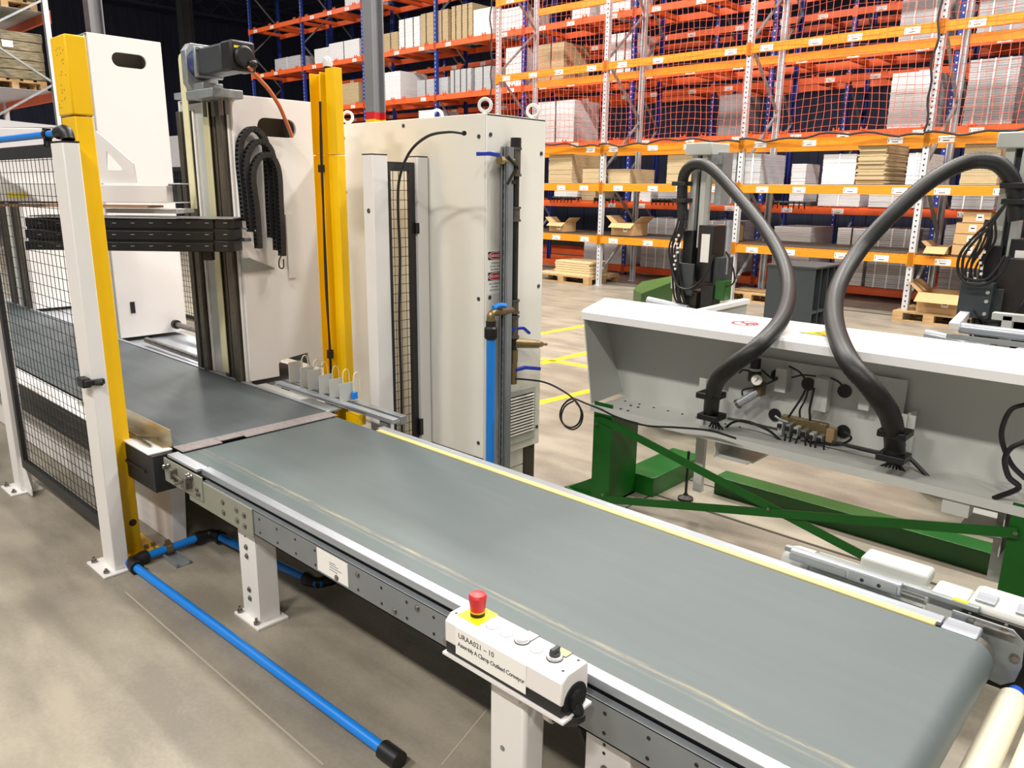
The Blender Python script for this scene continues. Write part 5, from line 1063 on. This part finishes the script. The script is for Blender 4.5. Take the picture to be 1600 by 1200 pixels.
p0 = wp(1155, 630, .08); p1 = wp(1185, 612, .06); ac = thing('air_cylinder', 'short brushed filter cylinder slanting below the pressure gauge', 'cylinder', p0); mb = MB(); mb.cyl(p0, p1, .022, 18); build('cylinder_body', mb, ALU, ac); mb = MB(); mb.cyl(p0+(p0-p1).normalized()*.015, p0, .026, 18); build('end_cap', mb, STEEL, ac); mb = MB(); mb.box(p1.x-.02, p1.y-.02, p1.z-.02, p1.x+.02, p1.y+.04, p1.z+.045); build('brass_block', mb, BRASS, ac)
vm = thing('valve_manifold', 'row of pneumatic valves on a brass manifold in the trough', 'valve block', wp(1262, 672)); a = wp(1222, 648, .03); b = wp(1290, 690, .03)
mb = MB(); mb.box(a.x, YB-.07, b.z, b.x, YB-.035, a.z); build('manifold_block', mb, BRASS, vm, bev=.003)
for i in range(6):
    x = a.x+.02+i*(b.x-a.x-.03)/5; mb = MB(); mb.box(x-.012, YB-.12, b.z+.0, x+.012, YB-.07, a.z-.02-.006*i); vv = build('valve', mb, GALV if i % 2 else LGREY, vm, bev=.003)
    mb = MB(); mb.box(x-.009, YB-.135, a.z-.05-.006*i, x+.009, YB-.12, a.z-.03-.006*i); build('connector', mb, IRON, vv)
p = wp(1306, 680, .05); mb = MB(); mb.box(b.x+.01, YB-.10, b.z+.01, b.x+.05, YB-.05, a.z-.01); build('end_block', mb, mat('orange_brown', (150, 124, 88), .5), vm, bev=.004)
p = wp(1345, 622, .03); mb = MB(); mb.box(p.x, p.y-.03, p.z-.05, p.x+.05, p.y, p.z+.035); tag(build('white_valve', mb, LGREY, bev=.003), 'small white labelled valve right of the manifold', 'valve')
rr = random.Random(9); hs = []
def hose(pp, r, label, m=BLACK, o=.09, name='pneumatic_hose'):
    mb = MB(); mb.tube(smooth_path([wp(a, b, o+(c_[0] if c_ else 0)) for a, b, *c_ in pp], 5), r, 6); return tag(build(name, mb, m), label, 'hose')
hose([(1155, 583), (1162, 578), (1178, 582)], .005, 'thin black hose left of the regulator')
hose([(1190, 578), (1205, 590), (1215, 590)], .005, 'thin black hose from regulator to the first grommet')
hose([(1160, 618), (1162, 609), (1190, 603), (1215, 592)], .005, 'thin black hose crossing above the filter cylinder')
hose([(1233, 572), (1250, 582), (1262, 598)], .005, 'thin black hose arching into the second grommet')
hose([(1237, 590), (1255, 586), (1275, 588)], .005, 'thin black hose between the support arms')
hose([(1298, 590), (1312, 598), (1320, 610)], .005, 'thin black hose arching into the third grommet')
hose([(1262, 602), (1252, 622), (1240, 640), (1232, 652)], .006, 'black cable bundle from second grommet to the manifold, left strand')
hose([(1264, 604), (1258, 625), (1250, 640), (1250, 652)], .005, 'black cable bundle from second grommet to the manifold, middle strand')
hose([(1272, 606), (1268, 625), (1265, 640), (1266, 658)], .006, 'black cable bundle from second grommet to the manifold, right strand')
hose([(1211, 650), (1220, 656), (1232, 660)], .006, 'grey hose from the lower left grommet', m=GALV)
hose([(1318, 674), (1330, 685), (1310, 695), (1280, 692), (1262, 690)], .006, 'dark hose curling under the lower right grommet')
hose([(1130, 672), (1145, 660), (1165, 658), (1200, 672), (1222, 690), (1245, 700)], .007, 'black cable sagging along the trough bottom to the manifold', o=.12)
hose([(1300, 690), (1350, 704), (1390, 712)], .006, 'black cable on the trough floor right of the manifold', o=.12)
hose([(1412, 708), (1428, 722), (1450, 745), (1465, 757)], .010, 'black cable leaving the right clamp to lower right', o=.14)
hose([(1602, 632), (1580, 640), (1567, 665), (1566, 690), (1580, 725), (1602, 748)], .010, 'large black cable loop at the right photo edge', o=.2)
hose([(1602, 690), (1580, 700), (1570, 718), (1576, 745), (1592, 762), (1560, 776), (1552, 779)], .011, 'second black cable loop at the right photo edge', o=.24)
for i in range(7):
    x = 1228+i*10; hose([(x, 678+i*1.5), (x-2+rr.uniform(-3, 3), 690+i*2), (x+rr.uniform(-4, 4), 700+i*2.6)], .005, ['leftmost', 'second', 'third', 'fourth', 'fifth', 'sixth', 'rightmost'][i]+' short black tube hanging under the manifold valves', o=.12)
# thick corrugated hoses
def bighose(pp, label, r, rad2=None):
    path = smooth_path([py(a, b, y) for a, b, y in pp], 10)
    q = [path[0]]
    for p in path[1:]:
        while (p-q[-1]).length > .011: q.append(q[-1]+(p-q[-1]).normalized()*.011)
    t = thing('corrugated_hose', label, 'hose', q[-1]); mb = MB(); mb.tube(q, r, 14, rad=[r*(1.0 if i % 2 else .955) for i in range(len(q))]); build('hose_body', mb, HOSE, t); return t, q
t1, q1 = bighose([(1067, 345, 5.0), (1066, 300, 5.0), (1070, 270, 4.98), (1088, 256, 4.95), (1112, 264, 4.9), (1150, 303, 4.75), (1195, 358, 4.5), (1222, 405, 4.25), (1232, 450, 3.95), (1222, 497, 3.56), (1185, 540, 3.26), (1140, 575, 3.22), (1118, 600, 3.30), (1111, 640, 3.45), (1113, 655, 3.47)], 'thick black corrugated hose from the left machine head to the trough', .039)
t2, q2 = bighose([(1589, 345, 4.95), (1586, 300, 4.95), (1576, 272, 4.93), (1552, 253, 4.9), (1510, 254, 4.85), (1455, 282, 4.7), (1395, 334, 4.5), (1340, 395, 4.3), (1308, 452, 3.98), (1304, 505, 3.60), (1325, 562, 3.24), (1363, 608, 3.20), (1390, 648, 3.32), (1398, 690, 3.45), (1396, 715, 3.47)], 'thick black corrugated hose from the right machine head to the trough', .044)
def clampb(t, pts, r):
    for p in pts: mb = MB(); mb.box(p.x-r, p.y-r, p.z-.015, p.x+r, p.y+r, p.z+.015); build('hose_clamp', mb, BLACK, t, bev=.004)
clampb(t1, [py(1111, 617, 3.38), py(1112, 650, 3.47), py(1066, 287, 5.0), py(1066, 313, 5.0)], .055)
clampb(t2, [py(1399, 676, 3.42), py(1396, 713, 3.47), py(1587, 315, 4.95), py(1585, 290, 4.95)], .058)
for (a, b, y, nm) in ((1100, 640, 3.56, 'left'), (1412, 690, 3.6, 'right')):
    p = py(a, b, y); mb = MB(); mb.box(p.x-.01, p.y, zb+.02, p.x-.0, p.y+.15, .80); mb.box(p.x-.05, p.y+.02, zb+.02, p.x+.03, p.y+.03, .8); tag(build('hose_bracket', mb, LGREY), 'pale upright bracket behind the %s hose clamp in the trough' % nm, 'bracket')
for (a, b, y, nm, w_) in ((1118, 660, 3.52, 'left', 5), (1396, 725, 3.55, 'right', 7)):
    mb = MB(); p = py(a, b, y)
    for i in range(w_): mb.tube(smooth_path([p+V(.006*i-.018, 0, .04), p+V(.008*i-.024, .01, .0), p+V(.02*(i-w_/2), .03, -.04)], 4), .005, 5)
    tag(build('cable_bundle', mb, BLACK), 'black cables fanning out below the %s hose end' % nm, 'cable bundle')
# ------------------------------------------------------------------ two machine heads on the far side
def head(dx, side, hp):
    t = thing('drive_tower', side+' machine head with grey column, black drive block and cables', 'machine head', (-2.85+dx, 5.1, 0)); y = 5.02
    def b_(nm, m, x0, z0, x1, z1, y0=0, y1=.15, bev=0, par=None): mb = MB(); mb.box(x0+dx, y+y0, z0, x1+dx, y+y1, z1); return build(nm, mb, m, par or t, bev=bev)
    b_('cap', LGREY, -3.0, 2.0, -2.79, 2.085, 0, .26, .008); b_('column_rail', LGREY, -2.955, 1.36, -2.91, 2.0, .03, .12); b_('column_rail', LGREY, -2.875, 1.36, -2.835, 2.0, .03, .12); b_('column_web', DGREY, -2.91, 1.36, -2.875, 2.0, .07, .10)
    b_('side_rail', GALV, -2.80, 1.66, -2.75, 2.02, .1, .24); b_('cap_bracket', GALV, -2.80, 1.94, -2.73, 2.0, .02, .05)
    b_('drive_block', BLACK, -2.97, 1.05, -2.89, 1.48, .0, .2, .004); b_('drive_block', BLACK, -2.86, 1.12, -2.74, 1.52, .02, .2, .004); b_('spec_plate', PAPER, -2.83, 1.26, -2.765, 1.46, .017, .019); b_('grey_cover', DGREY, -2.975, 1.02, -2.84, 1.25, -.05, -.03, .004)
    b_('terminal_box', DGREY, -2.74, 1.0, -2.66, 1.3, .05, .2, .006); b_('fixing_plate', LGREY, -3.06, 1.05, -3.02, 1.32, .02, .05); b_('lower_block', IRON, -2.93, .86, -2.82, 1.04, -.02, .12, .006); b_('lower_block', BLACK, -2.80, .88, -2.70, 1.10, .0, .12, .006)
    mb = MB(); x = -2.665+dx; mb.cyl((x, y+.1, 1.33), (x, y+.1, 1.52), .022, 14); mb.cyl((x, y+.1, 1.52), (x, y+.1, 1.555), .026, 14); mb.cyl((x, y+.1, 1.18), (x, y+.1, 1.33), .012, 10); build('air_cylinder', mb, ALU, t)
    mb = MB(); mb.box(-2.7+dx, y+.02, 1.0, -2.62+dx, y+.12, 1.14); build('green_block', mb, GREEN, t, bev=.004)
    mb = MB(); mb.cyl((-3.2+dx, y-.06, .95), (-2.86+dx, y-.06, .92), .032, 18); mb.cyl((-2.86+dx, y-.06, .92), (-2.80+dx, y-.06, .915), .02, 14); build('horizontal_cylinder', mb, ALU, t)
    mb = MB(); mb.box(-3.25+dx, y-.14, .85, -2.75+dx, y-.09, .90); build('cross_bar', mb, LGREY, t, bev=.004)
    mb = MB(); mb.add([(-2.78+dx, y-.3, .90), (-2.74+dx, y-.3, .90), (-2.5+dx, y+.18, .98), (-2.56+dx, y+.2, .98), (-2.78+dx, y-.3, .93), (-2.74+dx, y-.3, .93), (-2.5+dx, y+.18, 1.01), (-2.56+dx, y+.2, 1.01)], [(0, 3, 2, 1), (4, 5, 6, 7), (0, 1, 5, 4), (1, 2, 6, 5), (2, 3, 7, 6), (3, 0, 4, 7)]); build('flange', mb, HOODW, t)
    mb = MB(); mb.add([(-2.75+dx, y-.28, .4), (-2.75+dx, y-.28, .90), (-2.52+dx, y+.18, .98), (-2.52+dx, y+.18, .4), (-2.76+dx, y-.27, .4), (-2.76+dx, y-.27, .90), (-2.53+dx, y+.19, .98), (-2.53+dx, y+.19, .4)], [(0, 3, 2, 1), (4, 5, 6, 7), (0, 1, 5, 4), (1, 2, 6, 5), (2, 3, 7, 6), (3, 0, 4, 7)]); build('side_plate', mb, LGREY, t)
    mb = MB(); mb.box(-3.1+dx, y-.1, 0, -2.6+dx, y+.3, .85); build('pedestal', mb, GREEN, t)
    rr = random.Random(4); mb = MB()
    for i in range(7):
        x = -2.985+dx+.008*i; pts = [(x, y-.03-.004*i, 1.62), (x+rr.uniform(-.02, .02), y-.06, 1.5), (x-.03+rr.uniform(-.03, .03), y-.07, 1.35), (x-.01+rr.uniform(-.03, .03), y-.07, 1.18), (x+.03+rr.uniform(-.03, .03), y-.06, 1.0), (x+.06, y-.03, .93)]
        mb.tube(smooth_path(pts, 5), .007, 6)
    mb.tube(smooth_path([(-3.0+dx, y-.08, 1.2), (-2.93+dx, y-.1, 1.09), (-2.82+dx, y-.1, 1.08), (-2.74+dx, y-.06, 1.18), (-2.7+dx, y-.03, 1.32)], 6), .008, 6)
    mb.tube(smooth_path([(-2.665+dx, y+.08, 1.34), (-2.6+dx, y+.04, 1.28), (-2.56+dx, y+.04, 1.15), (-2.62+dx, y+.04, 1.10), (-2.68+dx, y+.05, 1.13)], 6), .006, 6)
    build('cables', mb, BLACK, t)
    mb = MB()
    for i in range(9): x = -2.99+dx+rr.uniform(0, .03); z = 1.2+.03*i; mb.box(x, y-.09, z, x+.012, y-.08, z+.015)
    tag(build('cable_ties', mb, PAPER, t), kind='stuff')
    return t
head(0, 'left', None)
head(1.93, 'right', None)
# extra width of the right head
for k, (nm, dd) in enumerate((('outer', 0), ('inner', 7))):
    mb = MB(); mb.tube(smooth_path([py(a+dd*s1, b+dd*s2, 4.85) for a, b, s1, s2 in ((1572, 318, 0, 0), (1548, 345, 0, 1), (1520, 372, 1, 0), (1500, 398, 1, 0), (1497, 425, 1, 0), (1512, 443, 0, -1), (1540, 444, 0, -1), (1566, 425, -1, -1), (1577, 400, -1, 0))], 6), .008, 7); tag(build('looping_cable', mb, BLACK), nm+' black cable loop hanging left of the right machine head', 'cable')
t = thing('drive_housing', 'dark drive housing with bolts beside the right machine head', 'housing', (-.95, 5.2, .9)); mb = MB(); a = py(1500, 440, 4.9); b = py(1542, 500, 4.9); mb.box(a.x, 4.92, b.z, b.x, 5.05, a.z); build('dark_plate', mb, CABG, t, bev=.003)
mb = MB()
for z in (b.z+.03, (a.z+b.z)/2, a.z-.05): mb.cyl((b.x-.02, 4.92, z), (b.x-.02, 4.908, z), .01, 8)
build('plate_bolts', mb, LGREY, t)
t = thing('drive_housing', 'black drive housing at the right photo edge under the hose', 'housing', (-.5, 5.1, 1.1)); mb = MB(); a = py(1560, 385, 5.0); mb.box(a.x, 5.02, 1.02, a.x+.5, 5.2, 1.42); build('housing_body', mb, mat('brown_black', (44, 36, 34), .5), t, bev=.01)
mb = MB(); a = py(1575, 460, 4.85); mb.box(a.x, 4.8, .7, a.x+.05, 4.85, 1.13); mb.box(a.x-.05, 4.8, 1.1, a.x+.3, 4.85, 1.14); tag(build('machined_bracket', mb, LGREY, bev=.004), 'pale machined bracket at the right photo edge', 'bracket')
t = thing('waste_bin', 'light grey conical bin with brown scraps behind the trough at right', 'bin', (-.75, 5.6, .5)); p = py(1575, 500, 5.3); mb = MB(); mb.lathe((p.x, 5.3, .45), (0, 0, 1), [(0, .09), (.38, .13), (.39, .14), (.4, .135), (.39, .12)], 24); build('bin_body', mb, LGREY, t)
mb = MB(); p = py(1500, 512, 4.75); mb.cyl(p, p+V(.6, 0, -.005), .03, 16); mb.box(p.x-.05, 4.70, p.z-.06, p.x+.7, 4.73, p.z-.035); tag(build('steel_actuator', mb, ALU), 'bright horizontal actuator behind the hood at the right edge', 'actuator')
mb = MB(); p = py(1490, 510, 4.7); q = py(1513, 486, 5.0); mb.bar(p, q, .05, .04); tag(build('flange_arm', mb, HOODW, bev=.003), 'white slanted flange arm left of the bright actuator', 'flange')
t = thing('green_cover', 'light green sheet cover at the foot of the left machine head', 'cover', (-3.5, 5.3, .6)); zt2 = .98
A = [pz(990, 452, zt2), pz(1002, 459, zt2), pz(1052, 440, zt2), pz(1050, 431, zt2), pz(1003, 440, zt2)]; n = 5
mb = MB(); Bq = [V(p.x, p.y, 0) for p in A]; mb.add(A+Bq, [(0, 1, 2, 3, 4), (9, 8, 7, 6, 5)]+[(i, n+i, n+(i+1) % n, (i+1) % n) for i in range(n)]); build('sheet_cover', mb, GREEN, t)
# dark slate cabinet with pigeon holes
t = thing('pigeonhole_cabinet', 'dark slate cabinet with open vertical compartments on the floor behind the bench', 'cabinet', (-3.1, 7.6, 0))
K = pz(1275, 418, .95); 
L_ = pz(1208, 410, .95); Rr = pz(1322, 403, .95)
x1 = K.x; x0 = K.x-.56; y0 = K.y; d = .75
mb = MB(); mb.box(x0, y0, 0, x1, y0+.02, .93); build('side_panel', mb, CABG, t); mb = MB(); mb.box(x0-.02, y0-.015, .93, x1+.015, y0+d+.015, .95); build('top_board', mb, CABG, t)
mb = MB(); mb.box(x0, y0+d-.02, 0, x1, y0+d, .93); build('side_panel', mb, CABG, t); mb = MB(); mb.box(x0, y0+.02, 0, x0+.02, y0+d-.02, .93); build('back_panel', mb, CABG, t)
for i in range(1, 4): mb = MB(); yy = y0+i*d/4; mb.box(x0+.02, yy-.008, .02, x1, yy+.008, .93); build('divider', mb, CABG, t)
for z in (0.0, .42): mb = MB(); mb.box(x0+.02, y0+.02, z, x1-.005, y0+d-.02, z+.03); build('shelf', mb, CABG, t)
